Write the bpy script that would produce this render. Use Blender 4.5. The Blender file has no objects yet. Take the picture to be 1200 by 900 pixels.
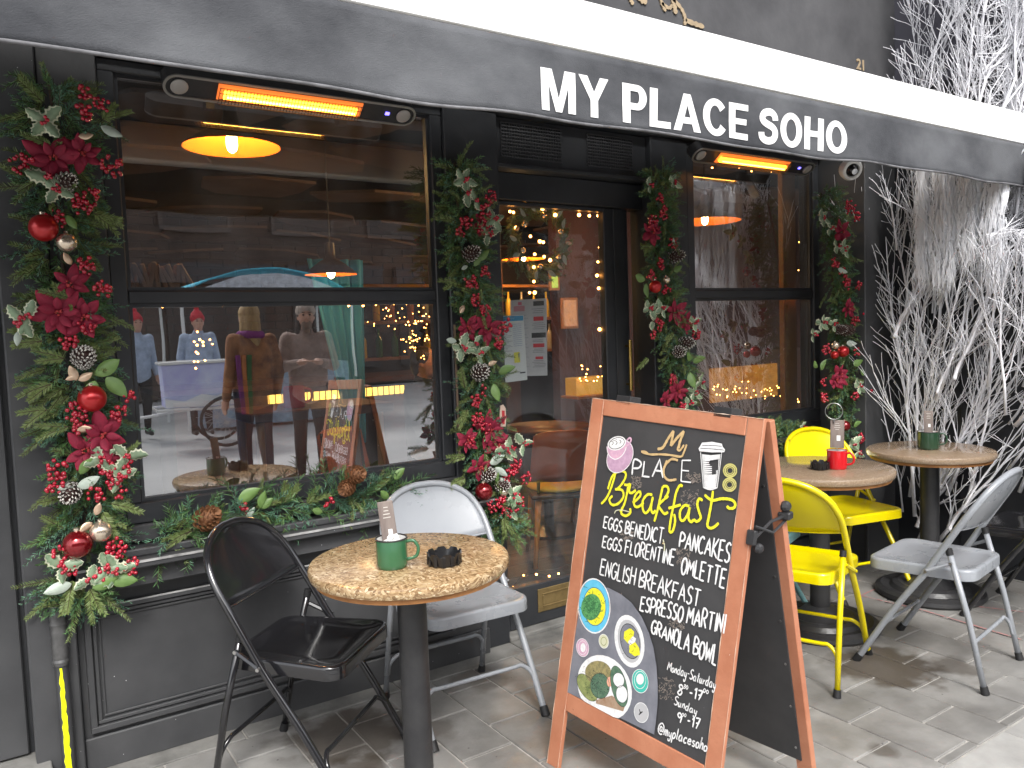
import bpy, bmesh, math, random
from mathutils import Matrix, Vector, Euler
import numpy as np
PI = math.pi
rad = math.radians
sc = bpy.context.scene
COL = sc.collection
rnd = random.Random(7)

# ------------------------------------------------------------------ camera
EYE = Vector((0, 0, 1.4))
FPX = 934.2
def cam_axes(roll=rad(-2.017), pitch=rad(3.88), yaw=rad(33.75)):
    fwd = Vector((math.sin(yaw)*math.cos(pitch), math.cos(yaw)*math.cos(pitch), -math.sin(pitch)))
    r0 = Vector((math.cos(yaw), -math.sin(yaw), 0)); u0 = r0.cross(fwd)
    return (math.cos(roll)*r0 + math.sin(roll)*u0, -math.sin(roll)*r0 + math.cos(roll)*u0, fwd)
CR, CU, CF = cam_axes()
cam = bpy.data.cameras.new('camera'); camo = bpy.data.objects.new('camera', cam); COL.objects.link(camo)
camo.matrix_world = Matrix(((CR.x, CU.x, -CF.x, EYE.x), (CR.y, CU.y, -CF.y, EYE.y), (CR.z, CU.z, -CF.z, EYE.z), (0, 0, 0, 1)))
cam.sensor_width = 36; cam.lens = 36*FPX/1200; cam.clip_start = 0.05; cam.clip_end = 2000
sc.camera = camo

# ------------------------------------------------------------------ light
w = bpy.data.worlds.new('World'); sc.world = w; w.use_nodes = True
nt = w.node_tree; bg = nt.nodes['Background']
sky = nt.nodes.new('ShaderNodeTexSky'); sky.sky_type = 'NISHITA'; sky.sun_disc = False
SUN_EL, SUN_AZ = rad(48), rad(200)
sky.sun_elevation = SUN_EL; sky.sun_rotation = SUN_AZ; sky.air_density = 1.0; sky.dust_density = 3.0; sky.ozone_density = 1.0
hs = nt.nodes.new('ShaderNodeHueSaturation'); hs.inputs['Saturation'].default_value = 0.22
nt.links.new(sky.outputs[0], hs.inputs['Color']); nt.links.new(hs.outputs[0], bg.inputs['Color'])
bg.inputs['Strength'].default_value = 0.15
sl = bpy.data.lights.new('sun', 'SUN'); so = bpy.data.objects.new('sun', sl); COL.objects.link(so)
sl.energy = 0.9; sl.angle = rad(14); sl.color = (1, .97, .92)
d = Vector((math.sin(SUN_AZ)*math.cos(SUN_EL), math.cos(SUN_AZ)*math.cos(SUN_EL), math.sin(SUN_EL)))
so.rotation_euler = d.to_track_quat('Z', 'Y').to_euler()
sc.view_settings.view_transform = 'Standard'; sc.view_settings.look = 'None'
sc.view_settings.gamma = 1; sc.view_settings.exposure = 1.42
sc.render.engine = 'CYCLES'
cy = sc.cycles
cy.use_denoising = True
cy.max_bounces = 7; cy.transparent_max_bounces = 10; cy.glossy_bounces = 4; cy.transmission_bounces = 4; cy.diffuse_bounces = 3
cy.sample_clamp_indirect = 5.0; cy.sample_clamp_direct = 40.0; cy.caustics_reflective = False; cy.caustics_refractive = False

# ------------------------------------------------------------------ places measured in the photograph (1200x900)
def ray(x, y): return CR*((x-600)/FPX) + CU*(-(y-450)/FPX) + CF
def at(x, y, Y):
    r = ray(x, y); t = (Y-EYE.y)/r.y; return EYE + r*t
def atx(x, y, X):
    r = ray(x, y); t = (X-EYE.x)/r.x; return EYE + r*t
def atz(x, y, z):
    r = ray(x, y); t = (z-EYE.z)/r.z; return EYE + r*t

# ------------------------------------------------------------------ materials
MATS = {}
def lin(c):
    c = c/255.0
    return c/12.92 if c <= .04045 else ((c+.055)/1.055)**2.4
def srgb(r, g, b): return (lin(r), lin(g), lin(b))
def mat(name, col, rough=.5, metal=0, var=None, vscale=6, vdet=5, bump=0, bscale=40, coat=0, spec=.5, rvar=0,
        perobj=0, specks=None, stretch=(1, 1, 1), sss=0, trans=0, emit=None, estr=0, alpha=1, world=False):
    if name in MATS: return MATS[name]
    m = bpy.data.materials.new(name); m.use_nodes = True; MATS[name] = m
    n = m.node_tree.nodes; L = m.node_tree.links; b = n['Principled BSDF']
    b.inputs['Roughness'].default_value = rough; b.inputs['Metallic'].default_value = metal
    b.inputs['Specular IOR Level'].default_value = spec
    b.inputs['Coat Weight'].default_value = coat; b.inputs['Coat Roughness'].default_value = .08
    b.inputs['Transmission Weight'].default_value = trans
    b.inputs['Alpha'].default_value = alpha
    tc = n.new('ShaderNodeTexCoord'); mp = n.new('ShaderNodeMapping'); mp.inputs['Scale'].default_value = stretch
    if world:
        ge_ = n.new('ShaderNodeNewGeometry'); OBJ = ge_.outputs['Position']
    else: OBJ = tc.outputs['Object']
    L.new(OBJ, mp.inputs['Vector'])
    out = None
    if var is not None:
        nz = n.new('ShaderNodeTexNoise'); nz.inputs['Scale'].default_value = vscale; nz.inputs['Detail'].default_value = vdet
        nz.inputs['Roughness'].default_value = .6
        L.new(mp.outputs[0], nz.inputs['Vector'])
        cr = n.new('ShaderNodeValToRGB'); cr.color_ramp.elements[0].position = .33; cr.color_ramp.elements[1].position = .67
        cr.color_ramp.elements[0].color = (*var, 1); cr.color_ramp.elements[1].color = (*col, 1)
        L.new(nz.outputs['Fac'], cr.inputs['Fac']); out = cr.outputs['Color']
        if rvar:
            mr = n.new('ShaderNodeMapRange'); mr.inputs['To Min'].default_value = max(0.03, rough-rvar); mr.inputs['To Max'].default_value = min(1, rough+rvar)
            mr.inputs['From Min'].default_value = .3; mr.inputs['From Max'].default_value = .7
            L.new(nz.outputs['Fac'], mr.inputs['Value']); L.new(mr.outputs[0], b.inputs['Roughness'])
    if specks:
        sc_, thr, scol = specks
        vo = n.new('ShaderNodeTexVoronoi'); vo.inputs['Scale'].default_value = sc_
        L.new(OBJ, vo.inputs['Vector'])
        n2 = n.new('ShaderNodeTexNoise'); n2.inputs['Scale'].default_value = sc_*.23; L.new(OBJ, n2.inputs['Vector'])
        ml = n.new('ShaderNodeMath'); ml.operation = 'MULTIPLY'; L.new(n2.outputs['Fac'], ml.inputs[0]); ml.inputs[1].default_value = thr*2
        lt = n.new('ShaderNodeMath'); lt.operation = 'LESS_THAN'; L.new(vo.outputs['Distance'], lt.inputs[0]); L.new(ml.outputs[0], lt.inputs[1])
        # only some cells carry a speck
        sep = n.new('ShaderNodeSeparateColor'); L.new(vo.outputs['Color'], sep.inputs[0])
        g = n.new('ShaderNodeMath'); g.operation = 'GREATER_THAN'; g.inputs[1].default_value = .55; L.new(sep.outputs[0], g.inputs[0])
        an = n.new('ShaderNodeMath'); an.operation = 'MULTIPLY'; L.new(lt.outputs[0], an.inputs[0]); L.new(g.outputs[0], an.inputs[1])
        mx = n.new('ShaderNodeMix'); mx.data_type = 'RGBA'; L.new(an.outputs[0], mx.inputs['Factor'])
        if out: L.new(out, mx.inputs['A'])
        else: mx.inputs['A'].default_value = (*col, 1)
        mx.inputs['B'].default_value = (*scol, 1); out = mx.outputs['Result']
    if perobj:
        oi = n.new('ShaderNodeObjectInfo'); mr = n.new('ShaderNodeMapRange')
        mr.inputs['To Min'].default_value = 1-perobj; mr.inputs['To Max'].default_value = 1+perobj
        L.new(oi.outputs['Random'], mr.inputs['Value'])
        hv = n.new('ShaderNodeHueSaturation'); L.new(mr.outputs[0], hv.inputs['Value'])
        if out: L.new(out, hv.inputs['Color'])
        else: hv.inputs['Color'].default_value = (*col, 1)
        out = hv.outputs['Color']
    if out: L.new(out, b.inputs['Base Color'])
    else: b.inputs['Base Color'].default_value = (*col, 1)
    if bump:
        nb = n.new('ShaderNodeTexNoise'); nb.inputs['Scale'].default_value = bscale; nb.inputs['Detail'].default_value = 4
        L.new(mp.outputs[0], nb.inputs['Vector'])
        bp = n.new('ShaderNodeBump'); bp.inputs['Strength'].default_value = bump; bp.inputs['Distance'].default_value = .004
        L.new(nb.outputs['Fac'], bp.inputs['Height']); L.new(bp.outputs[0], b.inputs['Normal'])
    if emit:
        b.inputs['Emission Color'].default_value = (*emit, 1); b.inputs['Emission Strength'].default_value = estr
    return m
def emis(name, col, s):
    return mat(name, (0.02, .02, .02), .6, emit=col, estr=s)

black = mat('black_painted_timber', (.062, .063, .066), .52, var=(.038, .039, .042), vscale=3.5, vdet=9, rvar=.12, bump=.3, bscale=25, specks=(30, .040, (.5, .5, .5)))
blackclean = mat('black_gloss_timber', (.034, .036, .040), .42, var=(.022, .024, .028), vscale=5, rvar=.1, bump=.15, bscale=30)
worn = mat('worn_black_edge', (.55, .55, .54), .5, var=(.16, .16, .16), vscale=9, vdet=8)
plaster = mat('grey_plaster', (.088, .088, .093), .75, var=(.042, .042, .046), vscale=2.5, vdet=9, bump=.5, bscale=30, specks=(14, .03, (.04, .04, .045)))
sideplaster = mat('grey_violet_wall_paint', (.085, .083, .10), .55, var=(.065, .063, .08), vscale=2)
blackwall = mat('black_wall_paint', (.026, .028, .033), .4, var=(.012, .013, .016), vscale=3, rvar=.1)
fabric = mat('faded_black_awning_fabric', (.125, .129, .138), .85, var=(.046, .048, .054), vscale=2.3, vdet=9, bump=.35, bscale=220, spec=.2, stretch=(1, 1, 1.6))
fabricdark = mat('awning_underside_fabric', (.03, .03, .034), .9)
hem = mat('awning_hem', (.19, .19, .2), .8, var=(.07, .07, .075), vscale=12)
whitebar = mat('white_powder_coat', (.86, .86, .84), .35, var=(.80, .80, .78), vscale=1.5)
whiteprint = mat('white_vinyl_print', (.82, .82, .82), .6)
chrome = mat('brushed_metal', (.5, .5, .5), .3, metal=1, bump=.1, bscale=80)
rim = mat('heater_silver_rim', (.38, .37, .35), .35, metal=.8)
darkmetal = mat('black_cast_iron', (.02, .02, .022), .38, var=(.035, .035, .036), vscale=9, rvar=.1, bump=.3, bscale=60)
brass = mat('polished_brass', (.62, .42, .13), .25, metal=1, var=(.45, .30, .09), vscale=8)
brassdull = mat('dull_brass', (.42, .30, .13), .45, metal=.8, var=(.25, .18, .08), vscale=14)
rubber = mat('black_rubber', (.012, .012, .013), .6)
oak = mat('orange_stained_wood', srgb(190, 130, 100), .5, var=srgb(166, 104, 76), vscale=5, vdet=6, stretch=(1, 1, 1), bump=.3, bscale=60, specks=(22, .03, (.75, .7, .62)))
edgewood = mat('plywood_edge', srgb(186, 132, 78), .6, var=srgb(140, 92, 50), vscale=9)
warmwood = mat('warm_varnished_wood', (.42, .20, .07), .4, var=(.28, .12, .045), vscale=3, stretch=(1, 1, .25), vdet=8)
redwood = mat('dark_red_brown_wood', (.10, .034, .019), .45, var=(.06, .02, .013), vscale=4, stretch=(1, 1, .3))
brickm = mat('red_brown_brick', (.060, .028, .020), .8, var=(.036, .017, .013), vscale=8, bump=.5, bscale=60, perobj=.25, world=True)
mortar = mat('brown_mortar', (.035, .024, .018), .9)
chalkboard = mat('chalkboard', (.034, .034, .036), .55, var=(.056, .055, .056), vscale=4, vdet=8, rvar=.1, specks=(40, .02, (.2, .2, .2)))
paver = mat('brown_grey_paving_stone', (.29, .283, .27), .5, var=(.195, .19, .182), vscale=5, vdet=10, bump=.35, bscale=45, perobj=.13, rvar=.18, world=True, specks=(17, .05, (.075, .07, .065)))
granite = mat('light_granite_slab', (.37, .365, .35), .6, var=(.27, .265, .255), vscale=7, vdet=9, bump=.3, bscale=60, perobj=.07, world=True, specks=(14, .05, (.12, .115, .11)))
grout = mat('pale_joint_mortar', (.42, .40, .37), .9, var=(.28, .27, .25), vscale=20)
kerbcon = mat('concrete_border', (.25, .245, .23), .8, var=(.12, .118, .112), vscale=6, vdet=9, bump=.4, bscale=50, world=True)
road = mat('grey_street_paving', (.46, .46, .45), .8, var=(.36, .36, .355), vscale=.8, vdet=9)
yellowp = mat('yellow_chair_paint', (.72, .60, .0), .25, var=(.66, .54, .0), vscale=4, coat=.4)
greyp = mat('grey_chair_paint', (.285, .30, .325), .28, var=(.25, .265, .285), vscale=5, vdet=9, coat=.3, rvar=.12, specks=(60, .03, (.12, .11, .10)))
blackp = mat('gloss_black_chair_paint', (.016, .016, .018), .14, coat=.6, var=(.012, .012, .014), vscale=3)
tealp = mat('pale_teal_chair_paint', (.22, .44, .46), .35)
leafg = mat('broad_green_leaf', (.10, .19, .045), .45, var=(.16, .26, .08), vscale=20, perobj=.2)
hollym = mat('variegated_leaf_middle', (.12, .20, .11), .5, var=(.26, .34, .22), vscale=30, perobj=.2)
hollye = mat('cream_leaf_edge', (.62, .62, .46), .5, var=(.42, .46, .32), vscale=40)
palel = mat('silvery_pale_leaf', (.46, .52, .45), .5, var=(.34, .40, .34), vscale=20)
goldleaf = mat('bronze_leaf', (.45, .30, .19), .35, metal=.5, var=(.6, .45, .33), vscale=30)
needle = mat('pine_needle_green', (.11, .22, .065), .5, var=(.06, .14, .055), vscale=7, vdet=2)
needleb = mat('blue_green_needle', (.11, .25, .155), .5, var=(.06, .15, .09), vscale=9)
needleo = mat('olive_frond_green', (.16, .21, .06), .55, var=(.10, .15, .04), vscale=9)
stemm = mat('brown_stem', (.06, .04, .025), .8)
berry = mat('red_berry', (.52, .014, .040), .22, coat=.5, var=(.26, .006, .02), vscale=30)
petal = mat('crimson_velvet_petal', (.30, .010, .040), .75, var=(.17, .006, .025), vscale=25, bump=.3, bscale=120)
redball = mat('matt_red_bauble', (.42, .012, .015), .28, metal=.45, coat=.3)
redshiny = mat('dark_red_bauble', (.22, .008, .012), .16, metal=.6, coat=.6)
goldball = mat('champagne_bauble', (.66, .56, .44), .22, metal=.8)
conem = mat('pine_cone_brown', (.13, .065, .035), .7, var=(.07, .03, .02), vscale=30)
conew = mat('pine_cone_frost', (.62, .60, .55), .7)
conet = mat('pine_cone_tan', (.30, .14, .06), .6, var=(.16, .07, .035), vscale=30)
conez = mat('dark_cone_core', (.05, .022, .018), .7)
branchm = mat('white_painted_branch', (.84, .84, .87), .55, var=(.72, .72, .76), vscale=14, bump=.4, bscale=60)
gauzem = mat('white_gauze', (.90, .91, .94), .9, var=(.80, .81, .85), vscale=12, stretch=(1, 1, .15), vdet=8, bump=.6, bscale=40)
paper = mat('white_paper', (.66, .66, .66), .6)
greypaper = mat('pale_grey_paper', (.46, .44, .45), .6)
whiteen = mat('white_enamel', (.75, .75, .73), .2)
greenen = mat('green_enamel', (.035, .13, .060), .18, coat=.4)
redpl = mat('red_enamel', (.55, .010, .018), .18, coat=.4)
darkgreen = mat('dark_green_enamel', (.02, .055, .03), .2, coat=.4)
menuwood = mat('weathered_grey_board', (.32, .27, .24), .7, var=(.13, .10, .09), vscale=12, stretch=(1, 1, .2), vdet=8)
ashm = mat('black_plastic', (.012, .012, .013), .25)
smoke = mat('purple_grey_shade', (.1, .09, .12), .8)
skin = mat('skin', (.50, .28, .20), .5)
hairb = mat('blond_hair', (.42, .28, .12), .6, var=(.26, .16, .07), vscale=30, stretch=(1, 1, .2))
haird = mat('dark_hair', (.02, .014, .012), .5)

def wood_grain(name, a, b_, scale=8, dist=6, rough=.5):
    m = bpy.data.materials.new(name); m.use_nodes = True
    n = m.node_tree.nodes; L = m.node_tree.links; b = n['Principled BSDF']; b.inputs['Roughness'].default_value = rough
    tc = n.new('ShaderNodeTexCoord'); wv = n.new('ShaderNodeTexWave'); wv.inputs['Scale'].default_value = scale; wv.inputs['Distortion'].default_value = dist
    wv.inputs['Detail'].default_value = 3
    L.new(tc.outputs['Object'], wv.inputs['Vector'])
    cr = n.new('ShaderNodeValToRGB'); cr.color_ramp.elements[0].color = (*a, 1); cr.color_ramp.elements[1].color = (*b_, 1)
    L.new(wv.outputs['Fac'], cr.inputs['Fac']); L.new(cr.outputs[0], b.inputs['Base Color'])
    return m
floorwood = mat('grey_floor_boards', (.10, .095, .09), .45, var=(.05, .047, .045), vscale=3, stretch=(1, 6, 1), perobj=.2, world=True)
ceilpanel = mat('brown_bark_panel', (.19, .115, .075), .85, var=(.11, .065, .045), vscale=4, vdet=8, perobj=.2, bump=.4, bscale=20)
wallbrown = mat('brown_inner_wall', (.13, .06, .035), .7, var=(.075, .032, .02), vscale=2, vdet=7)

# table top: pressed flakes of stone
def flake_top():
    m = bpy.data.materials.new('flaked_stone_table_top'); m.use_nodes = True
    n = m.node_tree.nodes; L = m.node_tree.links; b = n['Principled BSDF']; b.inputs['Roughness'].default_value = .22
    tc = n.new('ShaderNodeTexCoord')
    def vor(rot, scl, size):
        mp = n.new('ShaderNodeMapping'); mp.inputs['Rotation'].default_value = (0, 0, rot); mp.inputs['Scale'].default_value = scl
        nz = n.new('ShaderNodeTexNoise'); nz.inputs['Scale'].default_value = 12
        mx = n.new('ShaderNodeMix'); mx.data_type = 'RGBA'; mx.inputs['Factor'].default_value = .06
        L.new(tc.outputs['Object'], nz.inputs['Vector']); L.new(tc.outputs['Object'], mx.inputs['A']); L.new(nz.outputs['Color'], mx.inputs['B'])
        L.new(mx.outputs['Result'], mp.inputs['Vector'])
        v = n.new('ShaderNodeTexVoronoi'); v.inputs['Scale'].default_value = size; L.new(mp.outputs[0], v.inputs['Vector']); return v
    v1 = vor(.6, (1, .35, 1), 190); v2 = vor(-.9, (.35, 1, 1), 215)
    nz = n.new('ShaderNodeTexNoise'); nz.inputs['Scale'].default_value = 45; L.new(tc.outputs['Object'], nz.inputs['Vector'])
    st = n.new('ShaderNodeMath'); st.operation = 'GREATER_THAN'; st.inputs[1].default_value = .5; L.new(nz.outputs['Fac'], st.inputs[0])
    sel = n.new('ShaderNodeMix'); sel.data_type = 'RGBA'; L.new(st.outputs[0], sel.inputs['Factor']); L.new(v1.outputs['Color'], sel.inputs['A']); L.new(v2.outputs['Color'], sel.inputs['B'])
    sep = n.new('ShaderNodeSeparateColor'); L.new(sel.outputs['Result'], sep.inputs[0])
    cr = n.new('ShaderNodeValToRGB'); e = cr.color_ramp.elements
    e[0].color = (.16, .095, .045, 1); e[0].position = 0; e[1].color = (.58, .46, .30, 1); e[1].position = 1
    for p, c in ((.3, (.29, .185, .095, 1)), (.6, (.39, .27, .145, 1)), (.85, (.44, .32, .18, 1))):
        x = e.new(p); x.color = c
    L.new(sep.outputs[0], cr.inputs['Fac']); L.new(cr.outputs[0], b.inputs['Base Color'])
    return m
flake = flake_top()
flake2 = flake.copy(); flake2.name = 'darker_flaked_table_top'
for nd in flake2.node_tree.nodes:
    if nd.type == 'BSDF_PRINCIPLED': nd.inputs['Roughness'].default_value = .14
    if nd.type == 'VALTORGB':  # flake colours drawn together to imitate glare on these tops
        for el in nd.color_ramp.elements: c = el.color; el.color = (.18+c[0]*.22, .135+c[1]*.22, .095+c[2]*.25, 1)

# paving stones take stains by their place in the street
def add_stains(m):
    n = m.node_tree.nodes; L = m.node_tree.links; b = n['Principled BSDF']
    src = b.inputs['Base Color'].links[0].from_socket
    geo = n.new('ShaderNodeNewGeometry')
    nz = n.new('ShaderNodeTexNoise'); nz.inputs['Scale'].default_value = 1.6; nz.inputs['Detail'].default_value = 9; nz.inputs['Roughness'].default_value = .68
    L.new(geo.outputs['Position'], nz.inputs['Vector'])
    cr = n.new('ShaderNodeValToRGB'); cr.color_ramp.elements[0].position = .34; cr.color_ramp.elements[0].color = (.36, .34, .32, 1)
    cr.color_ramp.elements[1].position = .56; cr.color_ramp.elements[1].color = (1, 1, 1, 1)
    L.new(nz.outputs['Fac'], cr.inputs['Fac'])
    mx = n.new('ShaderNodeMix'); mx.data_type = 'RGBA'; mx.blend_type = 'MULTIPLY'; mx.inputs['Factor'].default_value = .55
    L.new(src, mx.inputs['A']); L.new(cr.outputs[0], mx.inputs['B'])
    last = mx.outputs['Result']
    # individual spills
    for (x, y, r, s) in ((2.95, 1.78, .26, .85), (1.0, 2.60, .26, .75), (.93, 2.36, .14, .7), (1.62, 2.72, .16, .5), (2.34, 1.42, .06, .6), (3.15, 1.62, .12, .6), (1.25, 2.45, .10, .5), (2.2, 1.9, .3, .4)):
        sb = n.new('ShaderNodeVectorMath'); sb.operation = 'SUBTRACT'; L.new(geo.outputs['Position'], sb.inputs[0]); sb.inputs[1].default_value = (x, y, 0)
        ln = n.new('ShaderNodeVectorMath'); ln.operation = 'LENGTH'; L.new(sb.outputs[0], ln.inputs[0])
        n2 = n.new('ShaderNodeTexNoise'); n2.inputs['Scale'].default_value = 9; n2.inputs['Detail'].default_value = 5; L.new(geo.outputs['Position'], n2.inputs['Vector'])
        ad = n.new('ShaderNodeMath'); ad.operation = 'MULTIPLY_ADD'; L.new(n2.outputs['Fac'], ad.inputs[0]); ad.inputs[1].default_value = r*1.6; L.new(ln.outputs['Value'], ad.inputs[2])
        mr = n.new('ShaderNodeMapRange'); L.new(ad.outputs[0], mr.inputs['Value']); mr.inputs['From Min'].default_value = r*1.35; mr.inputs['From Max'].default_value = r*1.7
        mr.inputs['To Min'].default_value = s; mr.inputs['To Max'].default_value = 0
        m2 = n.new('ShaderNodeMix'); m2.data_type = 'RGBA'; L.new(mr.outputs[0], m2.inputs['Factor']); L.new(last, m2.inputs['A']); m2.inputs['B'].default_value = (.055, .042, .03, 1)
        last = m2.outputs['Result']
    L.new(last, b.inputs['Base Color'])
add_stains(paver); add_stains(kerbcon)

def glassmat(name, ior=2.0, tint=(.93, .95, .95)):
    m = bpy.data.materials.new(name); m.use_nodes = True; n = m.node_tree.nodes; L = m.node_tree.links; n.clear()
    o = n.new('ShaderNodeOutputMaterial'); mx = n.new('ShaderNodeMixShader'); tr = n.new('ShaderNodeBsdfTransparent'); gl = n.new('ShaderNodeBsdfGlossy')
    tr.inputs['Color'].default_value = (*tint, 1); gl.inputs['Roughness'].default_value = .0; gl.inputs['Color'].default_value = (.97, .98, 1, 1)
    fr = n.new('ShaderNodeFresnel'); fr.inputs['IOR'].default_value = ior
    tc = n.new('ShaderNodeTexCoord'); nz = n.new('ShaderNodeTexNoise'); nz.inputs['Scale'].default_value = 2.2; L.new(tc.outputs['Object'], nz.inputs['Vector'])
    bp = n.new('ShaderNodeBump'); bp.inputs['Strength'].default_value = .06; bp.inputs['Distance'].default_value = .01
    L.new(nz.outputs['Fac'], bp.inputs['Height']); L.new(bp.outputs[0], gl.inputs['Normal'])
    ge = n.new('ShaderNodeNewGeometry'); inv = n.new('ShaderNodeMath'); inv.operation = 'SUBTRACT'; inv.inputs[0].default_value = 1; L.new(ge.outputs['Backfacing'], inv.inputs[1])
    mu = n.new('ShaderNodeMath'); mu.operation = 'MULTIPLY'; L.new(fr.outputs[0], mu.inputs[0]); L.new(inv.outputs[0], mu.inputs[1]); L.new(mu.outputs[0], mx.inputs[0]); L.new(tr.outputs[0], mx.inputs[1]); L.new(gl.outputs[0], mx.inputs[2]); df = n.new('ShaderNodeBsdfDiffuse'); df.inputs['Color'].default_value = (.5, .52, .55, 1)
    mp = n.new('ShaderNodeMapping'); mp.inputs['Scale'].default_value = (3, 1, .7); mp.inputs['Rotation'].default_value = (0, .3, 0); L.new(tc.outputs['Object'], mp.inputs['Vector'])
    n3 = n.new('ShaderNodeTexNoise'); n3.inputs['Scale'].default_value = 3; n3.inputs['Detail'].default_value = 8; L.new(mp.outputs[0], n3.inputs['Vector'])
    mr = n.new('ShaderNodeMapRange'); mr.inputs['From Min'].default_value = .4; mr.inputs['From Max'].default_value = .75; mr.inputs['To Min'].default_value = .010; mr.inputs['To Max'].default_value = .06; L.new(n3.outputs['Fac'], mr.inputs['Value'])
    m3 = n.new('ShaderNodeMixShader'); L.new(mr.outputs[0], m3.inputs[0]); L.new(mx.outputs[0], m3.inputs[1]); L.new(df.outputs[0], m3.inputs[2]); L.new(m3.outputs[0], o.inputs[0])
    return m
glass = glassmat('window_glass', 4.2)
doorglass = glassmat('door_glass', 1.5)

# ------------------------------------------------------------------ mesh helpers
class MB:
    def __init__(s): s.v = []; s.f = []; s.m = []
    def add(s, vf, mi=0, M=None):
        vs, fs = vf; o = len(s.v)
        if M is None: s.v.extend(tuple(p) for p in vs)
        else: s.v.extend(tuple(M @ Vector(p)) for p in vs)
        s.f.extend(tuple(i+o for i in f) for f in fs); s.m.extend([mi]*len(fs)); return s
    def mesh(s, name, mats, smooth=False):
        me = bpy.data.meshes.new(name); me.from_pydata(s.v, [], s.f)
        for mm in (mats if isinstance(mats, (list, tuple)) else [mats]): me.materials.append(mm)
        me.polygons.foreach_set('material_index', s.m)
        if smooth: me.polygons.foreach_set('use_smooth', [True]*len(s.f))
        me.update(); return me
    def build(s, name, mats, parent=None, smooth=False, loc=None):
        return link(name, s.mesh(name, mats, smooth), parent, loc)
def link(name, me, parent=None, loc=None, rot=None):
    o = bpy.data.objects.new(name, me); COL.objects.link(o)
    if parent: o.parent = parent
    if loc is not None: o.location = loc
    if rot is not None: o.rotation_euler = rot
    return o
def autosmooth(o, ang=40):
    me = o.data; me.polygons.foreach_set('use_smooth', [True]*len(me.polygons)); me.set_sharp_from_angle(angle=rad(ang)); return o
def tag(o, label, cat, group=None):
    o['label'] = label; o['category'] = cat
    if group: o['group'] = group
    return o
def thing(name, label, cat, loc=(0, 0, 0), rz=0, group=None):
    o = bpy.data.objects.new(name, None); COL.objects.link(o); o.location = loc; o.rotation_euler = (0, 0, rz); o.empty_display_size = .1
    return tag(o, label, cat, group)
def struct(o): o['kind'] = 'structure'; return o
def stuff(o): o['kind'] = 'stuff'; return o
CH = {}
def copy_tree(o, parent=None):
    c = o.copy(); COL.objects.link(c); c.parent = parent
    for ch in list(o.children): copy_tree(ch, c)
    return c
def T(x=0, y=0, z=0): return Matrix.Translation((x, y, z))
def Rm(ax, a): return Matrix.Rotation(a, 4, ax)
_bc = {}
def box(sx, sy, sz, b=0.0):
    k = (round(sx, 4), round(sy, 4), round(sz, 4), round(b, 4))
    if k in _bc: return _bc[k]
    bm = bmesh.new(); bmesh.ops.create_cube(bm, size=1); bmesh.ops.scale(bm, vec=(sx, sy, sz), verts=bm.verts)
    b = min(b, .45*min(sx, sy, sz))
    if b > 0: bmesh.ops.bevel(bm, geom=list(bm.edges), offset=b, segments=1 if b < .006 else 2, affect='EDGES', profile=.5)
    bm.verts.index_update(); r = ([tuple(v.co) for v in bm.verts], [tuple(v.index for v in f.verts) for f in bm.faces]); bm.free()
    _bc[k] = r; return r
def bb(x0, x1, y0, y1, z0, z1, b=0.0):
    vs, fs = box(x1-x0, y1-y0, z1-z0, b); cx, cy_, cz = (x0+x1)/2, (y0+y1)/2, (z0+z1)/2
    return ([(v[0]+cx, v[1]+cy_, v[2]+cz) for v in vs], fs)
def blk(name, m, x0, x1, y0, y1, z0, z1, b=0.003, parent=None):
    """a block with its own origin at its centre"""
    vf = box(x1-x0, y1-y0, z1-z0, b); o = MB().add(vf).build(name, m, parent, loc=((x0+x1)/2, (y0+y1)/2, (z0+z1)/2)); return o
def tube(path, r, n=8, caps=True, closed=False):
    P = [Vector(p) for p in path]; N = len(P); rs = r if isinstance(r, (list, tuple)) else [r]*N
    tans = []
    for i in range(N):
        a = P[(i-1) % N] if (closed or i > 0) else P[i]; c = P[(i+1) % N] if (closed or i < N-1) else P[i]
        t = (c-a); tans.append(t.normalized() if t.length > 1e-9 else Vector((0, 0, 1)))
    up = Vector((0, 0, 1)) if abs(tans[0].z) < .9 else Vector((1, 0, 0))
    nrm = tans[0].cross(up).normalized(); vs = []; fs = []
    for i in range(N):
        if i > 0:
            q = tans[i-1].rotation_difference(tans[i]); nrm = (q @ nrm); nrm = (nrm - tans[i]*nrm.dot(tans[i])).normalized()
        bn = tans[i].cross(nrm)
        for k in range(n):
            a = 2*PI*k/n; vs.append(tuple(P[i] + (nrm*math.cos(a)+bn*math.sin(a))*rs[i]))
    for i in range(N if closed else N-1):
        j = (i+1) % N
        for k in range(n): k2 = (k+1) % n; fs.append((i*n+k, i*n+k2, j*n+k2, j*n+k))
    if caps and not closed: fs.append(tuple(range(n-1, -1, -1))); fs.append(tuple((N-1)*n+k for k in range(n)))
    return vs, fs
def smooth_path(pts, sub=4):
    P = [Vector(p) for p in pts]; out = []
    for i in range(len(P)-1):
        p0 = P[max(i-1, 0)]; p1 = P[i]; p2 = P[i+1]; p3 = P[min(i+2, len(P)-1)]
        for k in range(sub):
            t = k/sub; out.append(.5*((2*p1)+(-p0+p2)*t+(2*p0-5*p1+4*p2-p3)*t*t+(-p0+3*p1-3*p2+p3)*t**3))
    out.append(P[-1]); return out
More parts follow.
